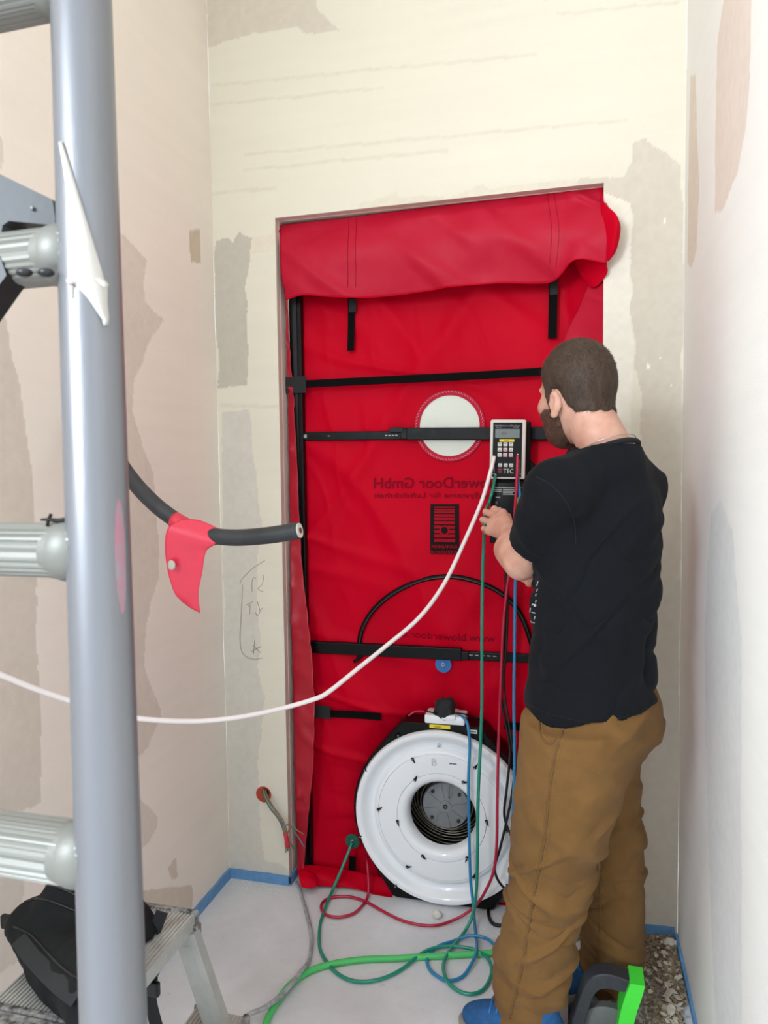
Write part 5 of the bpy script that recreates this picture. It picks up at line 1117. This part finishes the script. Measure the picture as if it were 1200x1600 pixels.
for k in range(4200):
    u = rg.rand(); y = -.012-.62*rg.rand()**1.3; x = XR-.012-abs(rg.randn())*.06-(.02 if y < -.3 else 0)
    if x < 1.02 or (math.hypot(x-1.06, y-RY) < .10): continue
    s = .0018+.006*rg.rand()**3; a = rg.rand()*6.28; tx, ty = rg.randn(2)*.35; h = .002+.016*rg.rand()*max(0, 1-(XR-x)/.14)
    pts = []; nn = rg.randint(4, 7); e = .4+.6*rg.rand()
    for i in range(nn):
        t = 2*math.pi*i/nn+rg.rand()*.5; px_, py_ = s*math.cos(t), s*e*math.sin(t); pts.append((x+px_*math.cos(a)-py_*math.sin(a), y+px_*math.sin(a)+py_*math.cos(a), max(.0008, h+px_*tx+py_*ty)))
    if max(p[0] for p in pts) > XR-.009: continue
    z_ = .0015+.002*rg.rand(); n0 = len(vs_); vs_ += [(p[0], p[1], p[2]+z_) for p in pts]+[(p[0], p[1], max(.0002, p[2]-.0005)) for p in pts]
    fs.append(tuple(range(n0, n0+nn))); fs.append(tuple(range(n0+2*nn-1, n0+nn-1, -1)))
    for i in range(nn): j = (i+1) % nn; fs.append((n0+i, n0+nn+i, n0+nn+j, n0+j))
rub = pyd('plaster_rubble', vs_, fs, mat('rubble', '8d795f', .95, var=.7, vscale=60, vcol='b5a78f')); tag(rub, 'beige plaster chips and shavings heaped along the right wall', 'rubble'); rub['kind'] = 'stuff'
vs_, fs = [], []
for k in range(90):
    y = -.03-.5*rg.rand(); x = XR-.02-abs(rg.randn())*.05; s = .006+.014*rg.rand()**2
    if math.hypot(x-1.06, y-RY) < .12 or x+s > XR-.01: continue
    a = rg.rand()*6.28; tx, ty = rg.randn(2)*.3; nn = rg.randint(4, 7); e = .35+.5*rg.rand(); h = .012+.01*rg.rand(); pts = []
    for i in range(nn):
        t = 2*math.pi*i/nn+rg.rand()*.6; px_, py_ = s*math.cos(t), s*e*math.sin(t); pts.append((x+px_*math.cos(a)-py_*math.sin(a), y+px_*math.sin(a)+py_*math.cos(a), max(.002, h+px_*tx+py_*ty)))
    n0 = len(vs_); vs_ += pts+[(p[0], p[1], p[2]-.0018) for p in pts]; fs.append(tuple(range(n0, n0+nn))); fs.append(tuple(range(n0+2*nn-1, n0+nn-1, -1)))
    for i in range(nn): j = (i+1) % nn; fs.append((n0+i, n0+nn+i, n0+nn+j, n0+j))
flk = pyd('plaster_flakes', vs_, fs, mat('flake', 'd9d0c0', .9, var=.4, vscale=40)); tag(flk, 'pale thin plaster flakes strewn on top of the brown shavings by the right wall', 'flakes'); flk['kind'] = 'stuff'
vs_, fs = [], []
for k in range(420):
    if k < 170: x, y = rg.uniform(.0, 1.2), rg.uniform(-1.0, -.02)
    elif k < 330: x, y = rg.uniform(XL+.01, .0), -.012-abs(rg.randn())*.03
    else: x, y = rg.uniform(.60, .80), rg.uniform(-.14, -.02)
    s = .0010+.0022*rg.rand()**2; n0 = len(vs_); a = rg.rand()*3
    for dx, dy, dz_ in ((-1, -1, 0), (1, -1, 0), (1, 1, 0), (-1, 1, 0), (0, 0, 1.0)): vs_.append((x+s*(dx*math.cos(a)-dy*math.sin(a)), y+s*(dx*math.sin(a)+dy*math.cos(a)), .0003+s*dz_))
    fs += [(n0, n0+1, n0+4), (n0+1, n0+2, n0+4), (n0+2, n0+3, n0+4), (n0+3, n0, n0+4), (n0+3, n0+2, n0+1, n0)]
cr = pyd('plaster_crumbs', vs_, fs, pl_c); tag(cr, 'tiny white plaster crumbs scattered over the grey floor', 'crumbs'); cr['kind'] = 'stuff'

for o in sc.objects:            # repeats of a kind share a group
    if o.parent is None and o.get('category') == 'hose': o['group'] = 'pressure hoses of the test rig'
    if o.parent is None and o.name.split('.')[0] == 'power_cable': o['group'] = 'black power cables'
